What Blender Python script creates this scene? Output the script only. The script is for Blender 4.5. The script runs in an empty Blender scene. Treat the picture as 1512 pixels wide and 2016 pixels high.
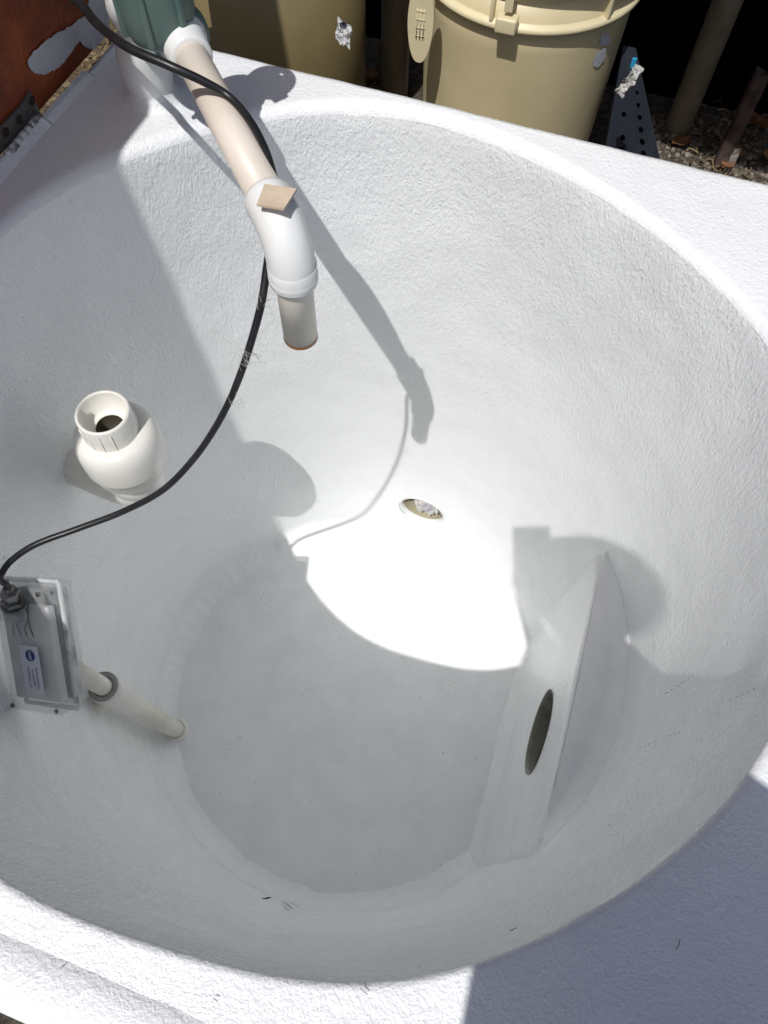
import bpy, bmesh, math, random
import numpy as np
from mathutils import Vector, Matrix, noise as mnoise
random.seed(7)
sc = bpy.context.scene
C = sc.collection

# ------------------------------------------------------------------ camera
PITCH, ROLL = 63.0, 2.0
F, CX, CY = 1500.0, 756.0, 1008.0
def basis():
    p, r = math.radians(PITCH), math.radians(ROLL)
    fw = np.array([0, math.cos(p), -math.sin(p)]); rt = np.array([1., 0, 0]); up = np.cross(rt, fw)
    return math.cos(r)*rt + math.sin(r)*up, -math.sin(r)*rt + math.cos(r)*up, fw
CR, CU, CF = basis()
EYE = np.array([0, 0, 1.0])
cam = bpy.data.cameras.new("camera")
cam.sensor_fit = 'VERTICAL'; cam.sensor_height = 24.0; cam.lens = F/2016*24.0
cam.clip_start = 0.005; cam.clip_end = 200
camo = bpy.data.objects.new("camera", cam); C.objects.link(camo)
M = Matrix(((CR[0], CU[0], -CF[0], 0), (CR[1], CU[1], -CF[1], 0), (CR[2], CU[2], -CF[2], 1.0), (0, 0, 0, 1)))
camo.matrix_world = M
sc.camera = camo
sc.unit_settings.scale_length = 0.6
sc.render.resolution_x = 768; sc.render.resolution_y = 1024

# ------------------------------------------------------------------ light
SUN_PX = (1064, 1053)                      # where the photographer's lens throws its own shadow
def ray(px):
    return (px[0]-CX)/F*CR - (px[1]-CY)/F*CU + CF
S = ray(SUN_PX); S /= np.linalg.norm(S)    # direction the sunlight travels
SUN_STRENGTH, SKY_STRENGTH = 2.6, 0.060
sun = bpy.data.lights.new("sun", 'SUN'); sun.energy = SUN_STRENGTH; sun.angle = math.radians(0.53); sun.color = (1, 0.985, 0.965)
so = bpy.data.objects.new("sun", sun); C.objects.link(so)
so.rotation_euler = Vector(S).to_track_quat('-Z', 'Y').to_euler()
w = bpy.data.worlds.new("World"); sc.world = w; w.use_nodes = True
nt = w.node_tree; bg = nt.nodes['Background']
sky = nt.nodes.new('ShaderNodeTexSky'); sky.sky_type = 'NISHITA'; sky.sun_disc = False; sky.dust_density = 2.6; sky.air_density = 1.0; sky.ozone_density = .8
sky.sun_elevation = math.asin(-S[2]); sky.sun_rotation = math.atan2(-S[0], -S[1])
nt.links.new(sky.outputs[0], bg.inputs[0]); bg.inputs[1].default_value = SKY_STRENGTH
sc.view_settings.view_transform = 'Standard'; sc.view_settings.look = 'None'
sc.view_settings.exposure = 0.30; sc.view_settings.gamma = 1
try:
    sc.cycles.max_bounces = 14; sc.cycles.diffuse_bounces = 7; sc.cycles.glossy_bounces = 6; sc.cycles.transmission_bounces = 10
except Exception: pass

# ------------------------------------------------------------------ helpers
def at(px, depth):                          # a pixel of the photograph and its depth -> a point in the place
    return EYE + ray(px)*depth
def at_z(px, z):
    d = ray(px); return EYE + d*((z-1)/d[2])
def mesh_obj(name, verts, faces, mat, parent=None, smooth=True, mats=None, fmat=None):
    me = bpy.data.meshes.new(name); me.from_pydata([tuple(map(float, v)) for v in verts], [], faces); me.update()
    for m in (mats or [mat]): me.materials.append(m)
    if smooth: me.polygons.foreach_set('use_smooth', [True]*len(me.polygons))
    if fmat: me.polygons.foreach_set('material_index', fmat)
    o = bpy.data.objects.new(name, me); C.objects.link(o)
    if parent is not None:
        o.parent = parent
        o.matrix_parent_inverse = parent.matrix_world.inverted() if parent.type != 'EMPTY' else Matrix.Translation(-Vector(parent.location))
    return o
def thing(name, label, cat, loc=(0, 0, 0), group=None):
    o = bpy.data.objects.new(name, None); C.objects.link(o); o.location = tuple(map(float, loc)); o.empty_display_size = .05
    o['label'] = label; o['category'] = cat
    if group: o['group'] = group
    return o
def tag(o, label, cat, group=None):
    o['label'] = label; o['category'] = cat
    if group: o['group'] = group
    return o
def frame_for(t):
    t = t/np.linalg.norm(t); a = np.array([0, 0, 1.]) if abs(t[2]) < .9 else np.array([1., 0, 0])
    u = np.cross(t, a); u /= np.linalg.norm(u); return u, np.cross(t, u)
def smoothpath(pts, n=8):                   # Catmull-Rom through the points (any dimension)
    P = [np.array(p, float) for p in pts]; P = [2*P[0]-P[1]] + P + [2*P[-1]-P[-2]]; out = []
    for i in range(1, len(P)-2):
        for k in range(n):
            t = k/n; a, b, c, d = P[i-1:i+3]
            out.append(.5*((2*b)+(-a+c)*t+(2*a-5*b+4*c-d)*t*t+(-a+3*b-3*c+d)*t**3))
    out.append(P[-2]); return out
def tube(path, rad, seg=20, cap=True):
    P = [np.array(p[:3], float) for p in path]; n = len(P)
    R = rad if hasattr(rad, '__len__') else [rad]*n
    vs, fs = [], []; u = None
    for i in range(n):
        t = P[min(i+1, n-1)]-P[max(i-1, 0)]; t = t/np.linalg.norm(t)
        if u is None: u, v = frame_for(t)
        else:
            u = u-t*(u@t); u /= np.linalg.norm(u); v = np.cross(t, u)
        for k in range(seg):
            a = 2*math.pi*k/seg; vs.append(P[i]+R[i]*(math.cos(a)*u+math.sin(a)*v))
    for i in range(n-1):
        for k in range(seg):
            k2 = (k+1) % seg; fs.append((i*seg+k, i*seg+k2, (i+1)*seg+k2, (i+1)*seg+k))
    if cap: fs.append(tuple(range(seg-1, -1, -1))); fs.append(tuple((n-1)*seg+k for k in range(seg)))
    return vs, fs
def lathe(base, axis, prof, seg=40, closed=False):   # prof = [(distance along the axis, radius)]
    base = np.array(base, float); axis = np.array(axis, float); axis /= np.linalg.norm(axis); u, v = frame_for(axis)
    vs, fs = [], []; n = len(prof)
    for (h, r) in prof:
        for k in range(seg):
            a = 2*math.pi*k/seg; vs.append(base+axis*h+max(r, 1e-5)*(math.cos(a)*u+math.sin(a)*v))
    for i in range(n if closed else n-1):
        j = (i+1) % n
        for k in range(seg):
            k2 = (k+1) % seg; fs.append((i*seg+k, i*seg+k2, j*seg+k2, j*seg+k))
    return vs, fs
def join(*parts):
    vs, fs = [], []
    for v, f in parts:
        o = len(vs); vs += list(v); fs += [tuple(i+o for i in q) for q in f]
    return vs, fs
def obox(c, ax, ay, az, bev=0.0):           # box from centre and three half-axis vectors
    c, ax, ay, az = [np.array(k, float) for k in (c, ax, ay, az)]
    if bev <= 0:
        vs = [c+i*ax+j*ay+k*az for i in (-1, 1) for j in (-1, 1) for k in (-1, 1)]
        return vs, [(0, 1, 3, 2), (4, 6, 7, 5), (0, 4, 5, 1), (2, 3, 7, 6), (0, 2, 6, 4), (1, 5, 7, 3)]
    bm = bmesh.new(); lx, ly, lz = [np.linalg.norm(k) for k in (ax, ay, az)]
    bmesh.ops.create_cube(bm, size=2)
    for v in bm.verts: v.co = (v.co.x*lx, v.co.y*ly, v.co.z*lz)
    bmesh.ops.bevel(bm, geom=list(bm.edges), offset=bev, segments=3, affect='EDGES', profile=.6)
    bm.verts.index_update()
    vs = [c+ax/lx*v.co.x+ay/ly*v.co.y+az/lz*v.co.z for v in bm.verts]; fs = [tuple(v.index for v in f.verts) for f in bm.faces]
    bm.free(); return vs, fs
def skin_mesh(chains):                      # [(points, radii)] -> joined smooth surface through metaball-like voxel remesh
    return join(*[tube(smoothpath(p, 6), [r[0] for r in smoothpath([(k,) for k in rr], 6)], 16) for p, rr in chains])

# ------------------------------------------------------------------ materials
def mat(name, col, rough=.5, spec=.5, metal=0, trans=0, noise=None, bump=None, coat=0, sss=0):
    m = bpy.data.materials.new(name); m.use_nodes = True; nt = m.node_tree; b = nt.nodes['Principled BSDF']
    b.inputs['Base Color'].default_value = (*col, 1); b.inputs['Roughness'].default_value = rough
    b.inputs['Specular IOR Level'].default_value = spec; b.inputs['Metallic'].default_value = metal
    b.inputs['Transmission Weight'].default_value = trans; b.inputs['Coat Weight'].default_value = coat
    tc = nt.nodes.new('ShaderNodeTexCoord')
    if noise:                               # (scale, second colour, low, high, detail)
        n = nt.nodes.new('ShaderNodeTexNoise'); n.inputs['Scale'].default_value = noise[0]; n.inputs['Detail'].default_value = noise[4] if len(noise) > 4 else 6
        nt.links.new(tc.outputs['Object'], n.inputs['Vector'])
        r = nt.nodes.new('ShaderNodeValToRGB'); r.color_ramp.elements[0].position = noise[2]; r.color_ramp.elements[1].position = noise[3]
        r.color_ramp.elements[0].color = (*col, 1); r.color_ramp.elements[1].color = (*noise[1], 1)
        nt.links.new(n.outputs['Fac'], r.inputs[0]); nt.links.new(r.outputs[0], b.inputs['Base Color'])
    if bump:                                # (scale, strength, distance)
        n = nt.nodes.new('ShaderNodeTexNoise'); n.inputs['Scale'].default_value = bump[0]; n.inputs['Detail'].default_value = 5
        nt.links.new(tc.outputs['Object'], n.inputs['Vector'])
        bp = nt.nodes.new('ShaderNodeBump'); bp.inputs['Strength'].default_value = bump[1]; bp.inputs['Distance'].default_value = bump[2]
        nt.links.new(n.outputs['Fac'], bp.inputs['Height']); nt.links.new(bp.outputs[0], b.inputs['Normal'])
    return m
def N(nt, typ, **kw):
    n = nt.nodes.new(typ)
    for k, v in kw.items():
        if k in n.inputs: n.inputs[k].default_value = v
        else: setattr(n, k, v)
    return n
def gelcoat(name, rough, d1, stretch=(1, 1, 1), dirt=0.0, base=(.88, .89, .90), scale=1.0, base2=(.85, .86, .86)):
    """white rolled paint over glass-fibre mat: orange peel, fibres, faint stains and pinholes"""
    m = bpy.data.materials.new(name); m.use_nodes = True; nt = m.node_tree; L = nt.links; b = nt.nodes['Principled BSDF']
    tc = N(nt, 'ShaderNodeTexCoord'); mp = N(nt, 'ShaderNodeMapping'); mp.inputs['Scale'].default_value = stretch
    L.new(tc.outputs['Object'], mp.inputs['Vector'])
    wv = N(nt, 'ShaderNodeTexNoise'); wv.inputs['Scale'].default_value = 5; wv.inputs['Detail'].default_value = 2
    L.new(tc.outputs['Object'], wv.inputs['Vector'])
    add = N(nt, 'ShaderNodeVectorMath', operation='MULTIPLY_ADD'); add.inputs[1].default_value = (.05, .05, .05)
    L.new(wv.outputs['Color'], add.inputs[0]); L.new(mp.outputs[0], add.inputs[2])
    a = N(nt, 'ShaderNodeTexNoise'); a.inputs['Scale'].default_value = 115*scale; a.inputs['Detail'].default_value = 4; a.inputs['Roughness'].default_value = .66; a.inputs['Distortion'].default_value = .15
    L.new(add.outputs[0], a.inputs['Vector'])
    c = N(nt, 'ShaderNodeTexNoise'); c.inputs['Scale'].default_value = 260*scale; c.inputs['Detail'].default_value = 2
    L.new(add.outputs[0], c.inputs['Vector'])
    # glass fibres under the paint
    vo = N(nt, 'ShaderNodeTexNoise'); vo.inputs['Scale'].default_value = 9; vo.inputs['Detail'].default_value = 1.5; vo.inputs['Distortion'].default_value = 1.6
    L.new(tc.outputs['Object'], vo.inputs['Vector'])
    ab = N(nt, 'ShaderNodeMath', operation='SUBTRACT'); ab.inputs[1].default_value = .5; L.new(vo.outputs['Fac'], ab.inputs[0])
    ab2 = N(nt, 'ShaderNodeMath', operation='ABSOLUTE'); L.new(ab.outputs[0], ab2.inputs[0])
    mr = N(nt, 'ShaderNodeMapRange'); mr.inputs['From Min'].default_value = 0; mr.inputs['From Max'].default_value = .007; mr.inputs['To Min'].default_value = 1; mr.inputs['To Max'].default_value = 0
    L.new(ab2.outputs[0], mr.inputs['Value'])
    gate = N(nt, 'ShaderNodeTexNoise'); gate.inputs['Scale'].default_value = 6; L.new(tc.outputs['Object'], gate.inputs['Vector'])
    gm = N(nt, 'ShaderNodeMapRange'); gm.inputs['From Min'].default_value = .5; gm.inputs['From Max'].default_value = .62; L.new(gate.outputs['Fac'], gm.inputs['Value'])
    fib = N(nt, 'ShaderNodeMath', operation='MULTIPLY'); L.new(mr.outputs[0], fib.inputs[0]); L.new(gm.outputs[0], fib.inputs[1])
    h1 = N(nt, 'ShaderNodeMath', operation='MULTIPLY_ADD'); h1.inputs[1].default_value = .5; L.new(c.outputs['Fac'], h1.inputs[0]); L.new(a.outputs['Fac'], h1.inputs[2])
    h2 = N(nt, 'ShaderNodeMath', operation='MULTIPLY_ADD'); h2.inputs[1].default_value = .07; L.new(fib.outputs[0], h2.inputs[0]); L.new(h1.outputs[0], h2.inputs[2])
    lf = N(nt, 'ShaderNodeTexNoise'); lf.inputs['Scale'].default_value = 11; lf.inputs['Detail'].default_value = 2; L.new(tc.outputs['Object'], lf.inputs['Vector'])
    zs = N(nt, 'ShaderNodeSeparateXYZ'); L.new(tc.outputs['Object'], zs.inputs[0])
    zm = N(nt, 'ShaderNodeMapRange'); zm.inputs['From Min'].default_value = -1.3; zm.inputs['From Max'].default_value = -.45; zm.inputs['To Min'].default_value = .55; zm.inputs['To Max'].default_value = 1.0
    L.new(zs.outputs[2], zm.inputs['Value'])
    h3 = N(nt, 'ShaderNodeMath', operation='MULTIPLY_ADD'); h3.inputs[1].default_value = .8; L.new(lf.outputs['Fac'], h3.inputs[0]); L.new(h2.outputs[0], h3.inputs[2])
    bp = N(nt, 'ShaderNodeBump'); bp.inputs['Strength'].default_value = 1.0; bp.inputs['Distance'].default_value = d1
    if d1 > .0012: L.new(zm.outputs[0], bp.inputs['Strength'])
    L.new(h3.outputs[0], bp.inputs['Height']); L.new(bp.outputs[0], b.inputs['Normal'])
    # faint stains
    st = N(nt, 'ShaderNodeTexNoise'); st.inputs['Scale'].default_value = 4.0*scale+ (5 if dirt >= 1 else 0); st.inputs['Detail'].default_value = 9; st.inputs['Roughness'].default_value = .65
    L.new(tc.outputs['Object'], st.inputs['Vector'])
    rp = N(nt, 'ShaderNodeValToRGB'); e = rp.color_ramp.elements; e[0].position = .38; e[1].position = .66
    e[0].color = (*base, 1); e[1].color = (*[base[i]*(1-dirt)+base2[i]*dirt for i in range(3)], 1)
    L.new(st.outputs['Fac'], rp.inputs[0])
    # pinholes
    pv = N(nt, 'ShaderNodeTexVoronoi'); pv.inputs['Scale'].default_value = 26; L.new(tc.outputs['Object'], pv.inputs['Vector'])
    pr = N(nt, 'ShaderNodeMapRange'); pr.inputs['From Min'].default_value = .035; pr.inputs['From Max'].default_value = .06; pr.inputs['To Min'].default_value = 1; pr.inputs['To Max'].default_value = 0
    L.new(pv.outputs['Distance'], pr.inputs['Value'])
    sep = N(nt, 'ShaderNodeSeparateColor'); L.new(pv.outputs['Color'], sep.inputs[0])
    gt = N(nt, 'ShaderNodeMath', operation='GREATER_THAN'); gt.inputs[1].default_value = .93; L.new(sep.outputs[0], gt.inputs[0])
    ph = N(nt, 'ShaderNodeMath', operation='MULTIPLY'); L.new(pr.outputs[0], ph.inputs[0]); L.new(gt.outputs[0], ph.inputs[1])
    ph2 = N(nt, 'ShaderNodeMath', operation='MULTIPLY'); ph2.inputs[1].default_value = .55; L.new(ph.outputs[0], ph2.inputs[0])
    mx = N(nt, 'ShaderNodeMix', data_type='RGBA'); L.new(ph2.outputs[0], mx.inputs[0]); L.new(rp.outputs[0], mx.inputs[6]); mx.inputs[7].default_value = (.22, .22, .21, 1)
    L.new(mx.outputs[2], b.inputs['Base Color'])
    rr = N(nt, 'ShaderNodeMapRange'); rr.inputs['To Min'].default_value = rough*.8; rr.inputs['To Max'].default_value = rough*1.3
    L.new(st.outputs['Fac'], rr.inputs['Value']); L.new(rr.outputs[0], b.inputs['Roughness'])
    b.inputs['Specular IOR Level'].default_value = .5
    return m
M_DECK = gelcoat('rolled white paint on deck', .18, .0026, dirt=.3)
M_WALL = gelcoat('white paint on basin wall', .17, .0040, stretch=(1, 1, .5), dirt=.5, base=(.915, .93, .93))
M_FLOOR = gelcoat('white paint on basin floor', .24, .0016, dirt=1.0, base=(.87, .885, .885), base2=(.80, .825, .82), scale=1.0)
M_PVC = mat('white pvc', (.82, .80, .74), .3, noise=(6, (.74, .71, .62), .45, .8))
M_PVCW = mat('bright white pvc', (.80, .81, .80), .28, noise=(9, (.74, .74, .71), .45, .8))
M_PVCP = mat('weathered pinkish pvc pipe', (.77, .69, .60), .42, noise=(7, (.68, .59, .49), .4, .75), bump=(60, .15, .001))
M_PVCG = mat('yellowed grey pvc pipe', (.78, .75, .66), .42, noise=(7, (.56, .53, .44), .4, .75))
M_ORANGE = mat('orange glue stain', (.48, .17, .02), .4)
M_GREEN = mat('dark green valve plastic', (.075, .135, .12), .45, noise=(9, (.15, .21, .185), .4, .75), bump=(90, .25, .002))
M_BLACK = mat('black rubber cable', (.012, .012, .014), .38, noise=(20, (.03, .03, .032), .5, .8), bump=(200, .2, .001))
M_STEEL = mat('metal gland', (.28, .28, .27), .35, metal=1, noise=(40, (.12, .1, .08), .5, .7))
M_DARKIN = mat('dark pipe inside', (.06, .05, .035), .7)
M_TILE = mat('thin tan wood tile', (.62, .50, .37), .6, noise=(25, (.74, .62, .48), .4, .7), bump=(60, .3, .001))

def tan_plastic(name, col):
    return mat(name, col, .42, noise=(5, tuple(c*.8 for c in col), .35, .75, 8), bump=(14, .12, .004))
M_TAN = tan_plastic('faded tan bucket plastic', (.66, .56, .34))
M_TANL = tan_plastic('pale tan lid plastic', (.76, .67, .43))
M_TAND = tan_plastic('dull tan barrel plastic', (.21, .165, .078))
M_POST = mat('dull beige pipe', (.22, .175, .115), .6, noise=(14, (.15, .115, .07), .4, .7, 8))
M_DIRT = mat('dark dirt smear', (.05, .047, .042), .8)

# ------------------------------------------------------------------ the tank
RIMPX = [(0,450),(100,375),(230,310),(400,255),(560,215),(700,208),(850,230),(1000,280),(1150,355),(1300,460),(1420,560),(1512,655),
         (1500,1480),(1440,1570),(1300,1700),(1150,1800),(1000,1870),(930,1900),(800,1930),(640,1935),(500,1910),(300,1850),(150,1800),(0,1735)]
BC = np.array([-.084, .6617]); R_TOP, R_BOT, DEPTH = .7437, .70, 1.80
ang, rr = [], []
for p in RIMPX:
    q = at_z(p, 0)[:2]-BC; ang.append(math.atan2(q[1], q[0])); rr.append(np.linalg.norm(q))
order = np.argsort(ang); ang = np.array(ang)[order]; rr = np.array(rr)[order]
ang3 = np.concatenate([ang-2*math.pi, ang, ang+2*math.pi]); rr3 = np.concatenate([rr]*3)
def rim_r(a):                               # smoothed measured radius
    s = 0
    for k in (-.12, -.06, 0, .06, .12): s += np.interp(a+k, ang3, rr3)
    return s/5
def rad_wall(z): return R_TOP+(R_BOT-R_TOP)*min(1, max(0, -z/DEPTH))
C0 = at_z((256, 54), 0)[:2]; dU = at_z((1512, 358), 0)[:2]-C0; dU /= np.linalg.norm(dU)
dL = at_z((0, 350), 0)[:2]-at_z((225, 90), 0)[:2]; dL /= np.linalg.norm(dL)          # along the hinge, toward the viewer
nP = at_z((0, 2003), 0)[:2]; nD = at_z((380, 2016), 0)[:2]-at_z((0, 1850), 0)[:2]; nD /= np.linalg.norm(nD)
def isect(p, d, q, e):
    A = np.array([[d[0], -e[0]], [d[1], -e[1]]]); t = np.linalg.solve(A, q-p); return p+d*t[0]
C1 = C0+dU*1.86; C2 = isect(C0, dL, nP, nD); C3 = isect(C1, dL, nP, nD)
POLY = [C0, C1, C3, C2]
def out_r(a, grow=0.0):
    d = np.array([math.cos(a), math.sin(a)]); best = 9e9
    for i in range(4):
        p, q = POLY[i], POLY[(i+1) % 4]; e = q-p
        den = d[0]*e[1]-d[1]*e[0]
        if abs(den) < 1e-9: continue
        w_ = p-BC; t = (w_[0]*e[1]-w_[1]*e[0])/den; u = (w_[0]*d[1]-w_[1]*d[0])/den
        if t > 0 and -1e-6 <= u <= 1+1e-6: best = min(best, t)
    return best+grow
NA = 560
angs = sorted(list(np.linspace(-math.pi, math.pi, NA, endpoint=False))+[math.atan2(*(p-BC)[::-1]) for p in POLY])
def nz(x, y, z, s): return mnoise.noise(Vector((x*s, y*s, z*s)))
def lip(a):                                  # lip radius: soft on the far side, tight on the near side
    k = .5+.5*math.sin(a); return .010+.020*k**1.2
deck_v, wall_v, floor_v = [], [], []; rows_d = rows_w = rows_f = 0
HA, HZ, HR = math.atan2(1.331-BC[1], .146-BC[0]), -1.585, .092   # outlet hole in the basin wall
FIL = .075
for a in angs:
    ca, sa = math.cos(a), math.sin(a); ro, ri = out_r(a), rim_r(a); lp = min(lip(a), max(.012, (ro-ri)*.62))
    FIL = .07+.018*nz(ca*2, sa*2, 0, 2.5)+.006*nz(ca*2, sa*2, 4, 14)
    prof = [(ro, -.8), (ro, -.3), (ro, -.018), (ro-.002, -.009), (ro-.007, -.002), (ro-.016, 0)]
    r0 = ri+lp
    for k in range(1, 15): prof.append((ro-.016+(r0-ro+.016)*k/15, 0))
    for k in range(0, 8):
        t = k/8*math.pi/2*.9; prof.append((ri+lp-lp*math.sin(t), -lp*(1-math.cos(t))))
    rows_d = len(prof)
    for (r, z) in prof:
        x, y = BC[0]+r*ca, BC[1]+r*sa
        if z > -.2: z += .0035*nz(x, y, 0, 5)+.0012*nz(x, y, 3, 18)
        deck_v.append((x, y, z))
    zt = prof[-1][1]; rt = prof[-1][0]; wp = [(rt, zt)]
    NZ = 110
    for k in range(1, NZ+1):
        z = zt+(-(DEPTH-FIL)-zt)*k/NZ
        f = max(0, 1-(-z)/.55); f = f*f*(3-2*f)
        r = rad_wall(z)+(ri-R_TOP)*f; wp.append((r, z))
    rb = wp[-1][0]
    for k in range(1, 8):
        t = k/8*math.pi/2; wp.append((rb-FIL*(1-math.cos(t)), -(DEPTH-FIL)-FIL*math.sin(t)))
    rows_w = len(wp)
    for i, (r, z) in enumerate(wp):
        x, y = BC[0]+r*ca, BC[1]+r*sa
        dr = (.0045*nz(x, y, z, 3.5)+.0018*nz(x, y, z, 12))*min(1, i/6); r += dr
        zz = z+.0035*nz(x, y, 0, 5)*(1-min(1, i/6))
        wall_v.append((BC[0]+r*ca, BC[1]+r*sa, zz))
    fr = rb-FIL
    fp = [wp[-1]]+[(fr*(1-k/14), -DEPTH) for k in range(0, 14)]
    rows_f = len(fp)
    for i, (r, z) in enumerate(fp):
        x, y = BC[0]+r*ca, BC[1]+r*sa
        if i == 0: floor_v.append(wall_v[-1]); continue
        floor_v.append((x, y, z+.004*nz(x, y, 1, 3)*min(1, i/3)))
n = len(angs)
def grid_faces(rows, wrap=True):
    fs = []
    for i in range(n):
        j = (i+1) % n
        for k in range(rows-1): fs.append((i*rows+k, i*rows+k+1, j*rows+k+1, j*rows+k))
    return fs
# open the outlet hole: snap the wall grid to a circle and drop the faces inside
def hpar(v):
    a = math.atan2(v[1]-BC[1], v[0]-BC[0]); return ((a-HA+math.pi) % (2*math.pi)-math.pi)*rad_wall(HZ), v[2]-HZ
wv2 = []
for v in wall_v:
    s, z = hpar(v); q = math.hypot(s, z)/HR
    if .80 < q < 1.0:
        s2, z2 = s/q, z/q; a = HA+s2/rad_wall(HZ); r = math.hypot(v[0]-BC[0], v[1]-BC[1])
        v = (BC[0]+r*math.cos(a), BC[1]+r*math.sin(a), HZ+z2)
    wv2.append(v)
wf = []
for f in grid_faces(rows_w):
    c = np.mean([hpar(wv2[i]) for i in f], axis=0)
    if math.hypot(c[0], c[1])/HR < .955 and abs(c[0]) < 1: continue
    wf.append(f)
tank = thing('fish_tank', 'large round white painted fibreglass tank sunk in a square white deck', 'tank', (BC[0], BC[1], 0))
mesh_obj('deck', deck_v, grid_faces(rows_d), M_DECK, tank)
mesh_obj('basin_wall', wv2, wf, M_WALL, tank)
cen = len(floor_v); floor_v.append((BC[0], BC[1], -DEPTH))
ff = grid_faces(rows_f)+[(i*rows_f+rows_f-1, cen, ((i+1) % n)*rows_f+rows_f-1) for i in range(n)]
mesh_obj('basin_floor', floor_v, ff, M_FLOOR, tank)
# raised flange along the near edge and hinge strip along the left edge
def strip(p, q, w, h, off, ext=0):
    p, q = np.array(p), np.array(q); d = (q-p)/np.linalg.norm(q-p); nrm = np.array([-d[1], d[0]])
    if nrm@(BC-p) < 0: nrm = -nrm
    vs, fs = [], []; prof = [(off, -.004), (off+.001, h*.6), (off+.006, h), (off+w*.5, h*1.1), (off+w-.016, h), (off+w-.005, h*.45), (off+w+.004, -.002)]
    m = 60
    for i in range(m+1):
        b = p+(q-p)*i/m
        for (o_, z) in prof:
            c = b+nrm*o_; vs.append((c[0], c[1], z+.0035*nz(c[0], c[1], 0, 5)+.001*nz(c[0], c[1], 2, 14)))
    k = len(prof)
    for i in range(m):
        for j in range(k-1): fs.append((i*k+j, i*k+j+1, (i+1)*k+j+1, (i+1)*k+j))
    fs.append(tuple(range(k))); fs.append(tuple(m*k+j for j in range(k-1, -1, -1)))
    return vs, fs
mesh_obj('flange', *strip(C2+nD*.02, C3-nD*.02, .066, .007, .004), M_DECK, tank)
def along(px): return (at_z(px, 0)[:2]-C0)@dL
t1, t2 = along((172, 148)), along((88, 243))
mesh_obj('edge_strip', *join(strip(C0+dL*.01, C0+dL*t1, .020, .008, -.004), strip(C0+dL*(t1+.001), C0+dL*t2, .028, .010, -.014), strip(C0+dL*(t2+.001), C2-dL*.03, .036, .012, -.024)), M_DECK, tank)

# step box across the right side of the basin: face with a round port, flat top
ZT = -.93
S1 = at_z((1052, 1238), -DEPTH); S2 = at_z((938, 1732), -DEPTH); T1 = at_z((1185, 1110), ZT); T2 = at_z((1050, 1690), ZT)
def to_wall(p, d, z, push=.10):             # extend a line until it meets the basin wall
    t = 0
    while math.hypot(p[0]+d[0]*t-BC[0], p[1]+d[1]*t-BC[1]) < rad_wall(z)+push: t += .002
    return p[:2]+d[:2]*t
db = (S1-S2)/np.linalg.norm(S1-S2)
T2 = np.array([T2[0], T2[1], ZT]); mid_b, mid_t = (S1+S2)/2, (T1+T2)/2
dt = (T1-T2)/np.linalg.norm(T1-T2); dm = db*.5+dt*.5; dm /= np.linalg.norm(dm)
Bf, Bn = to_wall(mid_b, dm, -DEPTH), to_wall(mid_b, -dm, -DEPTH)
Tf, Tn = to_wall(mid_t, dm, ZT), to_wall(mid_t, -dm, ZT)
pl_o = np.array([mid_t[0], mid_t[1], ZT]); pl_u = dm.copy(); pl_v = np.array([mid_b[0]-mid_t[0], mid_b[1]-mid_t[1], -DEPTH-ZT]); pl_v -= pl_u*(pl_v@pl_u); pl_h = np.linalg.norm(pl_v); pl_v /= pl_h
pl_n = np.cross(pl_u, pl_v);
if pl_n@(np.array([BC[0], BC[1], -1.3])-pl_o) < 0: pl_n = -pl_n
def on_plane(px):
    d = ray(px); t = ((pl_o-EYE)@pl_n)/(d@pl_n); q = EYE+d*t; return np.array([(q-pl_o)@pl_u, (q-pl_o)@pl_v])
hp = [on_plane(p) for p in [(1085, 1355), (1035, 1525), (1090, 1400), (1031, 1480)]]
hc = on_plane((1062, 1440))
print('ledge plane', pl_o, pl_u, pl_v, pl_h, 'hole', [h.round(3) for h in hp], hc.round(3))
ha = abs(hp[0][0]-hp[1][0])/2
HRAD = max(.085, min(.13, ha)); HCEN = np.array([hc[0], min(max(hc[1], .3), pl_h-HRAD-.05)])
uf, un = (Tf-mid_t[:2])@dm[:2]+.01, -((mid_t[:2]-Tn)@dm[:2])-.01
m = 160; NR = 30; vs, fs = [], []
def facept(q):                              # rounded into the floor and the walls, softened top edge
    p = pl_o+pl_u*q[0]+pl_v*q[1]; off = .002*nz(q[0], q[1], 0, 6)
    db_ = pl_h-q[1]
    if db_ < .05: off += .035*max(0, 1-db_/.05)**2.2
    dw = rad_wall(p[2])-math.hypot(p[0]-BC[0], p[1]-BC[1])
    if 0 < dw < .05: off += .012*(1-dw/.05)**2
    elif dw <= 0: off += .012
    if q[1] < .025: off -= .010*(1-q[1]/.025)**2
    return p+pl_n*off
for k in range(m):
    a = 2*math.pi*k/m; d = np.array([math.cos(a), math.sin(a)])
    ts = [t for t in ((uf-HCEN[0])/d[0] if d[0] > 1e-6 else 9, (un-HCEN[0])/d[0] if d[0] < -1e-6 else 9, (pl_h+.01-HCEN[1])/d[1] if d[1] > 1e-6 else 9, (0-HCEN[1])/d[1] if d[1] < -1e-6 else 9) if t > 0]
    tm = min(ts)
    for j in range(NR+1):
        f = 1-(1-j/NR)**1.6; r = HRAD+(tm-HRAD)*f; q = HCEN+d*r; vs.append(facept(q))
# make the corners exact
for cu, cv in ((uf, 0), (un, 0), (uf, pl_h+.01), (un, pl_h+.01)):
    tgt = facept(np.array([cu, cv])); i = min(range(m), key=lambda k: np.linalg.norm(vs[k*(NR+1)+NR]-tgt)); vs[i*(NR+1)+NR] = tgt
for k in range(m):
    k2 = (k+1) % m
    for j in range(NR): fs.append((k*(NR+1)+j, k*(NR+1)+j+1, k2*(NR+1)+j+1, k2*(NR+1)+j))
mesh_obj('step_face', vs, fs, M_WALL, tank)
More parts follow.
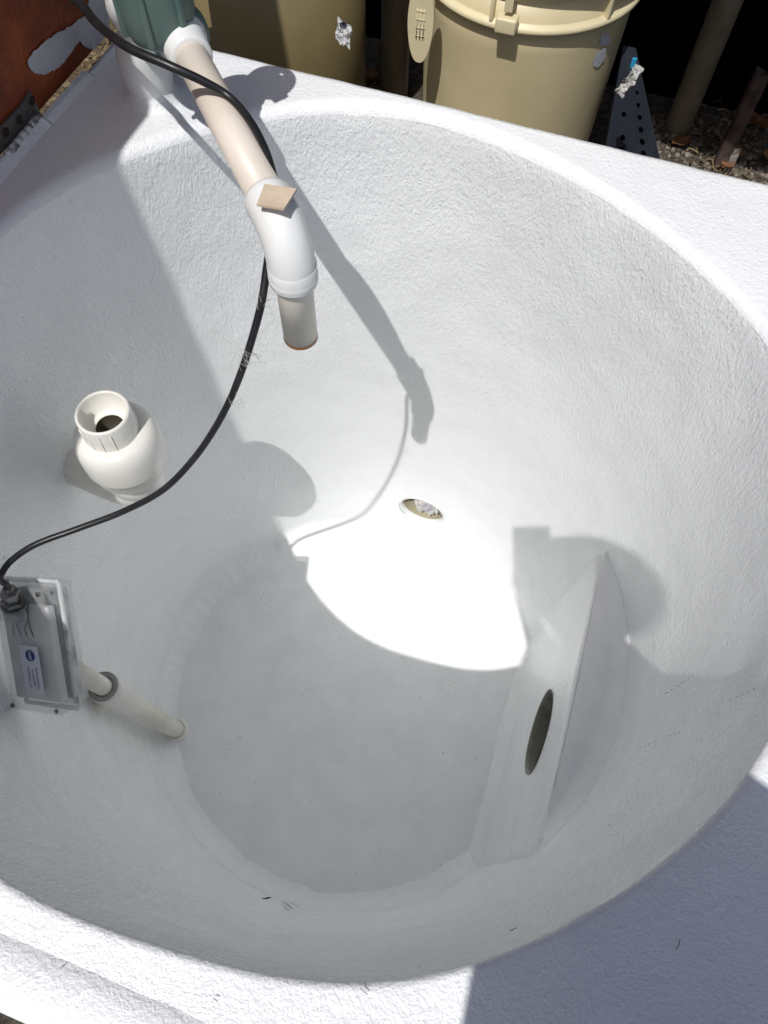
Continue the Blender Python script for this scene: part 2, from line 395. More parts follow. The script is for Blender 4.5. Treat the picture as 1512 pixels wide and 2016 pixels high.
# flat top of the step, running up into the wall with a fillet
vs, fs = [], []; mu, mv = 70, 22
outd = np.array([dm[1], -dm[0]]);
if outd@(mid_t[:2]-BC) < 0: outd = -outd
for i in range(mu+1):
    b = mid_t[:2]+dm[:2]*(un+(uf-un)*i/mu)
    t = 0
    while math.hypot(*(b+outd*t-BC)) < rad_wall(ZT) and t < 1: t += .002
    dist = t+.02
    for j in range(mv+1):
        f = j/mv; q = b+outd*dist*f; e = max(0, rad_wall(ZT)-math.hypot(*(q-BC))); z = ZT
        if j == 0: fq = facept(np.array([un+(uf-un)*i/mu, 0])); vs.append((fq[0], fq[1], fq[2])); continue
        if e < .05: z += .05*(1-e/.05)**2.2
        vs.append((q[0], q[1], z+.002*nz(q[0], q[1], 0, 6)))
for i in range(mu):
    for j in range(mv): fs.append((i*(mv+1)+j, (i+1)*(mv+1)+j, (i+1)*(mv+1)+j+1, i*(mv+1)+j+1))
mesh_obj('step_top', vs, fs, M_FLOOR, tank)
hcen3 = pl_o+pl_u*HCEN[0]+pl_v*HCEN[1]
M_PORT = mat('grey green port lining', (.20, .20, .165), .6, noise=(12, (.09, .09, .065), .4, .7, 8), bump=(30, .4, .004))
mesh_obj('port', *lathe(hcen3, -pl_n, [(-.003, HRAD+.004), (-.001, HRAD-.004), (.01, HRAD-.005), (.14, HRAD-.008), (.16, HRAD*.6), (.17, 0)], 60), M_PORT, tank)
# outlet hole collar
hpos = np.array([BC[0]+rad_wall(HZ)*math.cos(HA), BC[1]+rad_wall(HZ)*math.sin(HA), HZ]); hdir = np.array([math.cos(HA), math.sin(HA), 0])
mesh_obj('outlet_collar', *lathe(hpos, hdir, [(.004, HR+.006), (-.004, HR+.002), (-.006, HR-.003), (-.003, HR-.008), (.02, HR-.009)], 60), M_PVCW, tank)
mesh_obj('outlet_pipe', *lathe(hpos, hdir, [(.015, HR-.009), (.25, HR-.009), (.26, 0)], 60), mat('yellowed pipe inside', (.42, .38, .26), .5), tank)

# scuffs and dirt on the paint
def wall_hit(px):
    d = ray(px); t = .3; prev = None
    for t in np.arange(.4, 4, .003):
        q = EYE+d*t
        if q[2] < -DEPTH: return q, np.array([0, 0, 1.])
        r = math.hypot(q[0]-BC[0], q[1]-BC[1])
        if q[2] < -.02 and r > rad_wall(q[2]):
            nrm = np.array([BC[0]-q[0], BC[1]-q[1], 0]); return q, nrm/np.linalg.norm(nrm)
    return q, np.array([0, 0, 1.])
def chip(px, px2, wdt):
    (a, na), (b, nb) = wall_hit(px), wall_hit(px2); d = b-a; s = np.cross(na, d); s /= max(1e-6, np.linalg.norm(s)); vs = []; k = 7
    top = []
    for i in range(k):
        f = i/(k-1); q = a+d*f+na*.0075; ww = wdt*(math.sin(math.pi*(.08+.84*f)))*random.uniform(.4, 1.2)
        vs += [q+s*ww, q-s*ww*random.uniform(.3, 1)]
    return vs, [(2*i, 2*i+1, 2*i+3, 2*i+2) for i in range(k-1)]
marks = []
for (a, b, wd) in [((541,1776),(566,1786),.005),((556,1779),(575,1797),.005),((568,1780),(590,1795),.004),((578,1790),(601,1798),.003),
                   ((184,1658),(196,1671),.0018),((200,1675),(216,1688),.0016),((312,1713),(318,1720),.003)]:
    marks.append(chip(a, b, wd))
for (x0, y0, x1, y1, c) in [(1302,1377,1378,1330,9),(1262,1478,1362,1440,10),(1440,1385,1500,1360,5)]:
    for i in range(c):
        f = (i+random.uniform(0, .5))/c; x, y = x0+(x1-x0)*f, y0+(y1-y0)*f+random.uniform(-1, 1)
        marks.append(chip((x, y), (x+random.uniform(2, 6), y-random.uniform(1, 3)), .0016))
for i in range(46):
    x, y = random.uniform(30, 1300), random.uniform(1600, 1880); marks.append(chip((x, y), (x+random.uniform(1.5, 3.5), y+random.uniform(-2, 2)), random.uniform(.0006, .0014)))
for i in range(70):
    x, y = random.uniform(400, 1000), random.uniform(1150, 1740); marks.append(chip((x, y), (x+random.uniform(1.5, 4), y+random.uniform(-2.5, 2.5)), random.uniform(.0007, .0016)))
mesh_obj('scuff_marks', *join(*marks), M_DIRT, tank)['kind'] = 'stuff'

dm_ = []
for (x, y, x2, y2, bnd) in [(708,1944,724,1957,6),(1330,1870,1338,1850,2),(1003,1832,1016,1826,1),(822,1905,829,1900,1),(120,1905,126,1899,1),(420,1965,428,1970,2)]:
    a_, b_ = at_z((x, y), .0055), at_z((x2, y2), .0055); m_ = (a_+b_)/2+(at_z((x+bnd, y+bnd), .0055)-at_z((x, y), .0055))
    dm_.append(tube(smoothpath([a_, m_, b_], 5), .0005, 5))
mesh_obj('scratch_marks', *join(*dm_), mat('grey scratch', (.22, .22, .23), .7), tank)['kind'] = 'stuff'

# ------------------------------------------------------------------ ground
GZ = -.66
rs = [0, .1, .25, .5, .9, 1.4, 2.2, 4, 8, 16, 40]; vs = []
for a in angs:
    ro = out_r(a)-.001
    for r in rs: vs.append((BC[0]+(ro+r)*math.cos(a), BC[1]+(ro+r)*math.sin(a), GZ))
M_SOIL = mat('gravelly soil', (.09, .075, .058), .95, noise=(38, (.045, .035, .025), .42, .62, 10), bump=(60, 1, .02))
g = mesh_obj('ground', vs, [f for f in grid_faces(len(rs))], M_SOIL); g['kind'] = 'structure'
def ico(c, r, sq=(1, 1, 1), jit=.25):
    bm = bmesh.new(); bmesh.ops.create_icosphere(bm, subdivisions=1, radius=1); bm.verts.index_update()
    rot = Matrix.Rotation(random.uniform(0, 6), 3, 'Z') @ Matrix.Rotation(random.uniform(-.5, .5), 3, 'X')
    vs = [np.array(c)+np.array(rot @ Vector((v.co.x*sq[0], v.co.y*sq[1], v.co.z*sq[2])))*r*random.uniform(1-jit, 1+jit) for v in bm.verts]
    fs = [tuple(v.index for v in f.verts) for f in bm.faces]; bm.free(); return vs, fs
M_ST = [mat('grey gravel', (.17, .15, .12), .9, noise=(60, (.08, .07, .055), .4, .7)), mat('pale gravel', (.30, .27, .22), .9, noise=(60, (.15, .13, .10), .4, .7)), mat('brown gravel', (.08, .06, .045), .9)]
vs, fs, fm = [], [], []
for i in range(4200):
    px = (random.uniform(1240, 1560), random.uniform(225, 420)); q = at_z(px, GZ)
    v, f = ico((q[0], q[1], GZ+random.uniform(-.004, .006)), random.uniform(.003, .010)*random.choice((1, 1, 1, 1.7)), (1, random.uniform(.6, 1), random.uniform(.4, .8)), .2)
    o = len(vs); vs += v; fs += [tuple(k+o for k in q_) for q_ in f]; fm += [random.choice((0, 0, 1, 2, 2))]*len(f)
g = mesh_obj('gravel', vs, fs, None, smooth=False, mats=M_ST, fmat=fm); g['kind'] = 'stuff'; g['label'] = 'grey brown gravel on the ground behind the tank'; g['category'] = 'gravel'
# twig and leaf litter in the gap beside the lid and behind the deck
vs, fs = [], []
def litter(px, z, sp, cnt):
    out = []
    for i in range(cnt):
        q = at_z((px[0]+random.uniform(-sp, sp), px[1]+random.uniform(-sp, sp)), z); a = random.uniform(0, 6.3); l = random.uniform(.01, .045)
        d = np.array([math.cos(a)*l, math.sin(a)*l, random.uniform(-.01, .015)]); m_ = q+d*.5+np.array([random.uniform(-.01, .01), random.uniform(-.01, .01), .005])
        out.append(tube(smoothpath([q, m_, q+d], 3), random.uniform(.0012, .003), 5))
    return out
parts = []
for p in ((205,105),(190,125),(175,150),(150,180),(130,200),(110,225),(135,170),(165,140),(215,85)): parts += litter(p, GZ+.6, 10, 16)
parts += litter((735, 160), GZ+.02, 22, 50)+litter((1420, 320), GZ+.02, 60, 60)+litter((1440, 250), GZ+.02, 60, 40)
M_LIT = mat('dry plant litter', (.26, .19, .10), .85, noise=(30, (.10, .06, .03), .4, .6))
g = mesh_obj('leaf_litter', *join(*parts), M_LIT); g['kind'] = 'stuff'; g['label'] = 'dry brown twigs and litter lying beside the tank'; g['category'] = 'litter'
def leaf(px, z, l, w_, ang_, m_, label):
    q = at_z(px, z); vs, fs = [], []; d = np.array([math.cos(ang_), math.sin(ang_), 0]); s = np.array([-d[1], d[0], 0]); k = 9
    for i in range(k):
        f = i/(k-1); ww = w_*math.sin(math.pi*min(.98, f+.02))**.8
        for j in (-1, -.5, 0, .5, 1): vs.append(q+d*l*(f-.5)+s*ww*j+np.array([0, 0, .35*w_*abs(j)**1.5+.25*l*(f-.5)**2+.01+random.uniform(-.001, .001)]))
    for i in range(k-1):
        for j in range(4): fs.append((i*5+j, i*5+j+1, i*5+j+6, i*5+j+5))
    o = mesh_obj('fallen_leaf', vs, fs, m_); md = o.modifiers.new('t', 'SOLIDIFY'); md.thickness = .001
    tag(o, label, 'leaf', 'dry leaves on the ground')
M_LF = mat('golden dry leaf', (.36, .19, .06), .6, noise=(30, (.20, .08, .02), .4, .7)); M_LB = mat('brown dry leaf', (.22, .10, .045), .7, noise=(30, (.16, .06, .02), .4, .7))
leaf((1338, 286), GZ+.01, .07, .022, .4, M_LB, 'orange brown dry leaf on gravel below the leaning thick beige post')
leaf((1438, 308), GZ+.02, .08, .03, 1.5, M_LF, 'golden dry leaf standing beside the foot of the brown stake')
leaf((1430, 330), GZ+.02, .05, .02, .3, M_LB, 'small orange dry leaf touching the foot of the brown stake')
leaf((1495, 250), GZ+.02, .07, .03, 2.3, M_LB, 'dull brown dry leaf in the shade at far right')
leaf((1470, 240), GZ+.02, .06, .03, .3, M_LB, 'dark brown dry leaf right of the brown stake in shade')
leaf((728, 157), GZ+.03, .07, .025, .2, M_LB, 'orange dry leaf on the ground between barrel and beige post')
leaf((1510, 312), GZ+.02, .05, .02, 1.2, M_LF, 'golden leaf on sunlit gravel at right border')

# ------------------------------------------------------------------ added shade roof and dark backdrop behind
M_SHADE = mat('near black shade', (.004, .0035, .0035), .9, noise=(9, (.0015, .0015, .0015), .4, .6), bump=(30, .6, .01), spec=0)  # deep shade put into the colour as near black
M_PANEL = mat('blue black plastic', (.008, .011, .017), .45, spec=.3, noise=(8, (.020, .026, .036), .45, .7), bump=(20, .2, .003))
def slab(name, x0, x1, ya, yb, z0, z1, m_, skew=-.27):
    c = [(x0, ya+skew*x0), (x1, ya+skew*x1), (x1, yb+skew*x1), (x0, yb+skew*x0)]
    vs = [(x, y, z) for z in (z0, z1) for x, y in c]
    return mesh_obj(name, vs, [(3, 2, 1, 0), (4, 5, 6, 7), (0, 1, 5, 4), (1, 2, 6, 5), (2, 3, 7, 6), (3, 0, 4, 7)], m_, smooth=False)
tag(slab('shade_backdrop', -3.2, 4.6, 2.72, 2.78, GZ-.02, 1.4, M_SHADE), 'near black backdrop wall with the deep shade behind the buckets in its colour', 'wall')  # dark sheet standing in for the deep shade behind
tag(slab('added_shade_roof', .18, 4.6, 1.80, 2.9, .72, .76, M_SHADE, -.42), 'unseen dark roof slab added to shade the ground behind the buckets', 'roof')  # added out of view to block sun and sky from the back area

# ------------------------------------------------------------------ posts
def post(px_base, rad_, label, ztop, m_=M_POST, name='pipe_post'):
    b = at_z(px_base, GZ)
    vs, fs = lathe((b[0], b[1], GZ-.03), (0, 0, 1), [(0, rad_), (ztop-GZ+.03, rad_), (ztop-GZ+.031, 0)], 32)
    o = mesh_obj(name, vs, fs, m_); tag(o, label, 'post', 'beige pipe posts under the canopy' if m_ is M_POST else None)
    if m_ is not M_POST: del_g = o.pop('group') if 'group' in o.keys() else None
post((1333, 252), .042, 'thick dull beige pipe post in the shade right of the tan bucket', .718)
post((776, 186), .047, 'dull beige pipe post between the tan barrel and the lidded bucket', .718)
M_STAKE = mat('brown weathered stake', (.10, .065, .055), .85, noise=(20, (.05, .03, .025), .4, .6, 8), bump=(50, .6, .004))
def stake(p0, z1, wx, wy, m_, label, broken=True):
    b = at_z(p0, GZ); vs, fs = [], []; k = 10
    for i in range(k+1):
        z = GZ-.02+(z1-GZ+.02)*i/k
        for j, (sx, sy) in enumerate(((-1, -1), (1, -1), (1, 1), (-1, 1))):
            e = random.uniform(-.03, .03) if (i == k and broken) else 0
            vs.append((b[0]+sx*wx+random.uniform(-.002, .002), b[1]+sy*wy+random.uniform(-.002, .002), z+e))
    for i in range(k):
        for j in range(4): fs.append((i*4+j, i*4+(j+1) % 4, (i+1)*4+(j+1) % 4, (i+1)*4+j))
    fs.append(tuple(k*4+j for j in range(4)))
    return tag(mesh_obj('wooden_stake', vs, fs, m_, smooth=False), label, 'stake')
stake((1412, 332), -.33, .020, .012, M_STAKE, 'brown weathered wooden stake with broken top in front of dark shade')
stake((1430, 335), -.58, .010, .010, mat('pale stake', (.28, .25, .22), .8), 'short pale grey stake against the foot of the brown stake')

# ------------------------------------------------------------------ tan bucket with lid
bk = at((1050, -35), 1.80); BKX, BKY, BKZ = bk[0]-.006, bk[1]+.01, .105
bucket = thing('plastic_bucket', 'tan plastic bucket with pale ribbed lid and white paint smears', 'bucket', (BKX, BKY, GZ))
Rb = .258
mesh_obj('body', *lathe((BKX, BKY, GZ), (0, 0, 1), [(0, 0), (0, .215), (.01, .220), (.30, .236), (.50, .243), (.60, .246), (.71, .250), (.71, 0)], 96), M_TAN, bucket)
LZ = BKZ
mesh_obj('lid', *lathe((BKX, BKY, LZ), (0, 0, 1), [(-.105, Rb-.012), (-.112, Rb-.004), (-.112, Rb+.004), (-.104, Rb+.007), (-.097, Rb+.003), (-.094, Rb-.012), (-.03, Rb-.010), (-.028, Rb+.006), (-.022, Rb+.010),
     (-.014, Rb+.009), (-.012, Rb-.003), (.008, Rb-.004), (.014, Rb+.004), (.022, Rb+.002), (.022, Rb-.016), (.0, Rb-.022), (.0, Rb-.06), (.006, Rb-.065), (.006, 0)], 120), M_TANL, bucket)
ribs = []
for k in range(6):
    a = -math.pi/2+.62+k*math.pi/3; d = np.array([math.cos(a), math.sin(a), 0]); s = np.array([-d[1], d[0], 0])
    ribs.append(obox(np.array([BKX, BKY, LZ-.062])+d*(Rb-.005), d*.010, s*.004, (0, 0, .034), .002))
mesh_obj('lid_rib', *join(*ribs), M_TANL, bucket)['kind'] = 'stuff'
a = math.atan2(*(np.array(at((988, 30), 1.55)[:2])-[BKX, BKY])[::-1]); d = np.array([math.cos(a), math.sin(a), 0]); s = np.array([-d[1], d[0], 0])
pc = np.array([BKX, BKY, LZ])+d*(Rb+.015)
latch = mesh_obj('latch', *join(obox(pc+[0, 0, -.086], d*.015, s*.023, (0, 0, .016), .005), obox(pc+[0, 0, -.03], d*.006, s*.009, (0, 0, .03), .002), obox(pc+[0, 0, .005]-d*.012, d*.016, s*.013, (0, 0, .006), .002)), M_TANL, bucket)
# oval tab with a pressed grid, hanging at the left of the bucket
tc_ = at((829, 45), 1.72); fwv = -CF
tx = np.array([.93, -.25, 0]); tx /= np.linalg.norm(tx); tz = np.array([0, 0, 1.]); tn = np.cross(tx, tz)
if tn@CF > 0: tn = -tn
vs, fs = [], []; k = 40; tw, th, tt = .030, .088, .006
for zz in (tt, -tt):
    for i in range(k):
        a = 2*math.pi*i/k; cx_, cz_ = math.cos(a), math.sin(a); f = 1-.16*max(0, -cz_)
        vs.append(tc_+tx*tw*f*np.sign(cx_)*abs(cx_)**.8+tz*th*np.sign(cz_)*abs(cz_)**.9+tn*zz)
fs = [tuple(range(k)), tuple(range(2*k-1, k-1, -1))]+[(i, k+i, k+(i+1) % k, (i+1) % k) for i in range(k)]
tab = mesh_obj('ear', vs, fs, M_TANL, bucket, smooth=False)
ln = []
for i in range(3): ln.append(obox(tc_+tn*(tt+.0005)+tx*(-.008+.008*i), tx*.0009, tz*.034, tn*.001))
for i in range(4): ln.append(obox(tc_+tn*(tt+.0005)+tz*(-.026+.018*i), tx*.011, tz*.0009, tn*.001))
mesh_obj('grid_mark', *join(*ln), mat('pale grid', (.66, .58, .38), .5), bucket)
def smear(cpx, outline, depth_r, m_, name, parent):   # paint smear wrapped on the bucket
    vs = []; 
    for p in [cpx]+outline:
        d = ray(p); best = None
        for t in np.arange(1.0, 2.6, .002):
            q = EYE+d*t; f = (q[2]-GZ)/.71; rb = .222+.030*f
            if math.hypot(q[0]-BKX, q[1]-BKY) < rb+.0015: best = q; break
        vs.append(best if best is not None else EYE+d*1.8)
    k = len(outline); return mesh_obj(name, vs, [(0, 1+i, 1+(i+1) % k) for i in range(k)], m_, parent)
M_SMEAR = mat('grey white paint', (.62, .64, .68), .6, noise=(60, (.45, .46, .48), .4, .7))
def rag_outline(c, rx, ry, tilt, k=26):
    out = []
    for i in range(k):
        a = 2*math.pi*i/k; r = 1+random.uniform(-.16, .16); x, y = rx*r*math.cos(a), ry*r*math.sin(a)
        out.append((c[0]+x*math.cos(tilt)-y*math.sin(tilt), c[1]+x*math.sin(tilt)+y*math.cos(tilt)))
    return out
smear((1191, 78), rag_outline((1191, 78), 10, 13, .3), 0, M_SMEAR, 'paint_smear', bucket)
smear((1181, 114), rag_outline((1181, 114), 10, 20, .5), 0, M_SMEAR, 'paint_smear', bucket)

# ------------------------------------------------------------------ big tan barrel at left
bx, by, br = -.365, 2.20, .265
barrel = thing('plastic_barrel', 'large dull tan plastic barrel half in shadow behind the deck', 'barrel', (bx, by, GZ))
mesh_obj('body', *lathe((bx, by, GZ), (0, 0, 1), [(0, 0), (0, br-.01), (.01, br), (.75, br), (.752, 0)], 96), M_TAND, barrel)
mesh_obj('lid', *lathe((bx, by, GZ), (0, 0, 1), [(.755, 0), (.755, br+.01), (.80, br+.015), (.82, br+.005), (.82, 0)], 96), M_TANL, barrel)
def crumple(c, u, v, w_, nu, nv, amp, seed, m_, name, parent=None):
    vs, fs = [], []; c = np.array(c, float)
    for i in range(nu+1):
        for j in range(nv+1):
            a, b = i/nu*2-1, j/nv*2-1
            e = mnoise.noise(Vector((a*1.9+seed, b*1.9, seed)))+.5*mnoise.noise(Vector((a*5+seed, b*5, 2)))
            k = 1+.25*mnoise.noise(Vector((math.atan2(b, a+1e-6)*2, seed, 0)))
            vs.append(c+np.array(u)*a*k+np.array(v)*b*k+np.array(w_)*e*amp)
    for i in range(nu):
        for j in range(nv): fs.append((i*(nv+1)+j, i*(nv+1)+j+1, (i+1)*(nv+1)+j+1, (i+1)*(nv+1)+j))
    o = mesh_obj(name, vs, fs, m_, parent, smooth=False); md = o.modifiers.new('t', 'SOLIDIFY'); md.thickness = .002; return o
M_TORN = mat('torn white tape', (.50, .50, .50), .6, noise=(22, (.02, .02, .03), .60, .64))
tp = at((677, 66), 1.70)
o = crumple(tp, (.016, -.005, -.005), (.004, .004, .021), (.1, -.5, 0), 12, 12, .022, 3.1, M_TORN, 'torn_sticker'); tag(o, 'crumpled torn white sticker peeling off the tan barrel', 'sticker')
M_TORN2 = mat('torn white bag', (.52, .51, .48), .6, noise=(26, (.03, .03, .03), .56, .60))
tp = at((1238, 158), 1.66)
bag = crumple(tp, (.013, .0, .032), (-.008, .0, .005), (.2, -.5, .1), 14, 8, .035, 8.4, M_TORN2, 'torn_bag'); tag(bag, 'torn white plastic bag strip hanging beside the tan bucket', 'bag')
mesh_obj('blue_print', *obox(at((1247, 124), 1.63), np.array([.005, 0, 0]), np.array([0, .003, 0]), np.array([.0, 0, .011]), .002), mat('blue print', (.02, .28, .50), .4), bag)
# black perforated panel
pA, pB, pC, pD = at((1234, 92), 1.86), at((1246, 92), 1.86), at((1296, 320), 1.98), at((1196, 300), 1.96)
bm = bmesh.new(); c_ = (pC+pD)/2; up_ = ((pA+pB)/2-c_); W_ = (pC-pD)
e_u = W_/np.linalg.norm(W_); e_n = np.cross(e_u, up_); e_n /= np.linalg.norm(e_n)
def perf_panel():
    # grid cells with round openings cut into some of them
    vs, fs = [], []
    rows, cols = 9, 5
    hw0, hw1, Lh = np.linalg.norm(W_)/2*1.1, .016, np.linalg.norm(up_)
    def P(f, g): return c_+up_*f+e_u*((hw0*(1-f)+hw1*f)*g)
    for i in range(-1, rows):
        for j in range(cols):
            f0, f1, g0, g1 = i/rows, (i+1)/rows, -1+2*j/cols, -1+2*(j+1)/cols
            q = [P(f0, g0), P(f0, g1), P(f1, g1), P(f1, g0)]
            hole = (j == 3 and i < 6) or (j == 1 and i in (0, 1, 3))
            if not hole:
                o = len(vs); vs += q; fs.append((o, o+1, o+2, o+3)); continue
            cc = sum(q)/4; e1 = (q[1]-q[0])/2; e2 = (q[3]-q[0])/2; rr_ = min(np.linalg.norm(e1), np.linalg.norm(e2))*.55
            u1, u2 = e1/np.linalg.norm(e1), e2/np.linalg.norm(e2); o = len(vs); k = 24
            for t in range(k):
                a = 2*math.pi*t/k+math.pi/4; ca, sa = math.cos(a), math.sin(a); mm = max(abs(ca), abs(sa))
                vs.append(cc+e1*ca/mm+e2*sa/mm); vs.append(cc+u1*rr_*ca+u2*rr_*sa)
            fs += [(o+2*t, o+2*((t+1) % k), o+2*((t+1) % k)+1, o+2*t+1) for t in range(k)]
    return vs, fs
o = mesh_obj('perforated_panel', *perf_panel(), M_PANEL, smooth=False); md = o.modifiers.new('t', 'SOLIDIFY'); md.thickness = .008
mesh_obj('hole_shade_sheet', [pA-CF*-.03, pB-CF*-.03, pC-CF*-.04, pD-CF*-.04], [(0, 1, 2, 3)], mat('black backing', (.006, .007, .009), .6), o, smooth=False)  # dark sheet added behind the holes so they read as shaded
tag(o, 'tapered blue black plastic panel with round holes beside the tan bucket', 'panel')

# ------------------------------------------------------------------ hinged lid at the left
hn = np.array([-dL[1], dL[0]]);                    # horizontal normal of the hinge line
if hn@(BC-C0) < 0: hn = -hn                        # points to the basin
lid = thing('tank_lid', 'open orange brown hinged lid with a white paint stripe left of the deck', 'lid', (C0[0]-hn[0]*.035, C0[1]-hn[1]*.035, 0))
lb = C0-hn*.030+dL*.035
LH, LEAN, KS = 1.22, .10, .27
lup = np.array([hn[0]*LEAN-dL[0]*KS, hn[1]*LEAN-dL[1]*KS, 1.0]); ldir = np.array([dL[0], dL[1], 0]); lnn = np.array([hn[0], hn[1], -LEAN]); lnn /= np.linalg.norm(lnn)
LLEN = 2.15; Z0 = .004
M_LID = bpy.data.materials.new('orange brown laminate'); M_LID.use_nodes = True
ntl = M_LID.node_tree; Ll = ntl.links; bl = ntl.nodes['Principled BSDF']; tcl = N(ntl, 'ShaderNodeTexCoord')
nl = N(ntl, 'ShaderNodeTexNoise'); nl.inputs['Scale'].default_value = 4.5; nl.inputs['Detail'].default_value = 7; nl.inputs['Roughness'].default_value = .6
Ll.new(tcl.outputs['Object'], nl.inputs['Vector']); rl = N(ntl, 'ShaderNodeValToRGB'); Ll.new(nl.outputs['Fac'], rl.inputs[0])
el = rl.color_ramp.elements; el[0].position = .34; el[0].color = (.085, .012, .005, 1); el[1].position = .72; el[1].color = (.52, .13, .02, 1)
em = rl.color_ramp.elements.new(.52); em.color = (.27, .052, .010, 1)
Ll.new(rl.outputs[0], bl.inputs['Base Color']); bl.inputs['Roughness'].default_value = .45
bpl = N(ntl, 'ShaderNodeBump'); bpl.inputs['Distance'].default_value = .004; nb = N(ntl, 'ShaderNodeTexNoise'); nb.inputs['Scale'].default_value = 40; Ll.new(tcl.outputs['Object'], nb.inputs['Vector']); Ll.new(nb.outputs['Fac'], bpl.inputs['Height']); Ll.new(bpl.outputs[0], bl.inputs['Normal'])
o3 = np.array([lb[0], lb[1], Z0])
def LP(a, h, off=0): return o3+ldir*a+lup*h+lnn*off
vs = [LP(a, h, f) for f in (0, -.03) for a, h in ((0, 0), (LLEN, 0), (LLEN, LH), (0, LH))]
mesh_obj('panel', vs, [(3, 2, 1, 0), (4, 5, 6, 7), (0, 1, 5, 4), (1, 2, 6, 5), (2, 3, 7, 6), (3, 0, 4, 7)], M_LID, lid, smooth=False)
M_LW = mat('white brushed paint on lid', (.66, .67, .72), .5, noise=(18, (.56, .56, .60), .4, .7), bump=(60, .5, .003))
def lid_at(px):
    d = ray(px); q0 = LP(0, 0); t = ((q0-EYE)@lnn)/(d@lnn); q = EYE+d*t-q0
    A = np.array([[ldir@ldir, ldir@lup], [ldir@lup, lup@lup]]); return np.linalg.solve(A, np.array([q@ldir, q@lup]))
def lid_patch(pxs, off=.003):
    """paint patch with a slightly ragged edge, following an outline on the lid"""
    P = [lid_at(p) for p in pxs]; out = []
    for i in range(len(P)):
        a, b = P[i], P[(i+1) % len(P)]; m_ = max(2, int(np.linalg.norm(b-a)/.006))
        for k in range(m_):
            q = a+(b-a)*k/m_; out.append(q+np.array([random.uniform(-1, 1), random.uniform(-1, 1)])*.0017)
    bm = bmesh.new(); vv = [bm.verts.new(LP(max(.001, q[0]), max(.001, q[1]), off)) for q in out]; bm.faces.new(vv)
    bmesh.ops.triangulate(bm, faces=bm.faces[:]); bm.verts.index_update()
    r = [np.array(v.co) for v in bm.verts], [tuple(v.index for v in f.verts) for f in bm.faces]; bm.free(); return r
mesh_obj('white_paint', *lid_patch([(171,-40),(172,0),(170,22),(158,33),(140,48),(112,63),(84,82),(62,102),(52,118),(53,132),(66,143),(82,146),(104,138),(124,122),(140,98),(153,80),(160,88),(175,95),(184,98),(176,112),(150,142),(120,180),(92,212),(72,236),(60,250),(80,243),(110,206),(140,168),(180,118),(204,86),(213,62),(222,-40)]), M_LW, lid)
# hinge: leaf with screw holes on the lid, knuckles along the gap
M_HINGE = mat('dull grey steel', (.17, .16, .15), .5, metal=.6, noise=(20, (.42, .42, .42), .55, .66), bump=(50, .4, .003))
hA = [lid_at(p) for p in ((-12, 300), (0, 245), (35, 208), (55, 178), (75, 222), (10, 290))]
bm = bmesh.new(); ff_ = []
hv = [LP(q[0], q[1], .006) for q in hA]+[LP(q[0], q[1], .001) for q in hA]
k = len(hA)
leafm = mesh_obj('hinge_leaf', hv, [tuple(range(k)), tuple(range(2*k-1, k-1, -1))]+[(i, k+i, k+(i+1) % k, (i+1) % k) for i in range(k)], M_HINGE, lid, smooth=False)
for p in ((57, 196), (32, 233), (5, 258)):
    q = lid_at(p); mesh_obj('screw_hole', *lathe(LP(q[0], q[1], .0068), lnn, [(0, .009), (.001, .0085), (-.0005, 0)], 20), mat('rusty hole', (.03, .018, .012), .8), leafm)
ks = []
g0, g1 = at_z((80, 228), .012), at_z((12, 310), .012)
for i in range(7):
    f0, f1 = i/7, (i+.86)/7; ks.append(tube([g0+(g1-g0)*f0, g0+(g1-g0)*f1], .0085 if i % 2 else .0075, 14))
mesh_obj('hinge_barrel', *join(*ks), mat('paint spattered steel', (.25, .25, .25), .5, metal=.3, noise=(40, (.75, .75, .75), .45, .52)), lid)
# dirt bed between lid and deck
bpts = [C0-hn*.002+dL*t for t in np.linspace(-.25, 1.2, 40)]; vs, fs = [], []
for i, b in enumerate(bpts):
    for j, o_ in enumerate((0.0, -.02, -.05, -.12, -.30)): q = b+hn*o_; vs.append((q[0], q[1], -.05+.012*nz(q[0], q[1], 0, 30)))
for i in range(39):
    for j in range(4): fs.append((i*5+j, i*5+j+1, (i+1)*5+j+1, (i+1)*5+j))
o = mesh_obj('soil_strip', vs, fs, mat('brown soil and litter', (.12, .085, .045), .95, noise=(55, (.28, .22, .13), .5, .66, 9), bump=(90, 1, .02))); o['kind'] = 'structure'

# ------------------------------------------------------------------ inlet pipe with elbow
OD = .0279
E_ = at((592, 662), 1.25)                                     # open end of the drop pipe
ex, ey = E_[0], E_[1]
corner = np.array([ex, ey, .226]); U_ = at((424, 200), 1.205); pd = U_-corner; pd /= np.linalg.norm(pd)
inlet = thing('inlet_pipe', 'pinkish white pvc pipe with white elbow reaching over the basin', 'pipe', (ex, ey, E_[2]))
pv_end = corner+pd*.60
mesh_obj('pipe', *tube([corner+pd*.085, corner+pd*.30, pv_end], OD, 40), M_PVCP, inlet)
bend = []
rad_b = .070
for k in range(13):
    t = k/12; a = corner+pd*rad_b*(1-t)*(1-t) + np.array([0, 0, -1])*rad_b*1.0*t*t   # quadratic bend
    bend.append(a)
tops = [corner+pd*.084, corner+pd*.080, corner+pd*.074]
downs = [corner+np.array([0, 0, -z]) for z in (.070, .076, .080, .081, .082)]
path = tops+bend+downs; er = [.0345, .0365, .0368]+[.0372-.0000*k for k in range(13)]+[.0372, .0368, .0368, .0365, .034]
er[3:16] = [.0365-.0015*math.sin(math.pi*k/12) for k in range(13)]
elb = mesh_obj('elbow', *tube(path, er, 48), M_PVCW, inlet)
mesh_obj('collar', *lathe(corner+np.array([0, 0, -.050]), (0, 0, -1), [(0, .0358), (.001, .0366), (.032, .0368), (.035, .0358), (.035, .028)], 60), M_PVCW, elb)
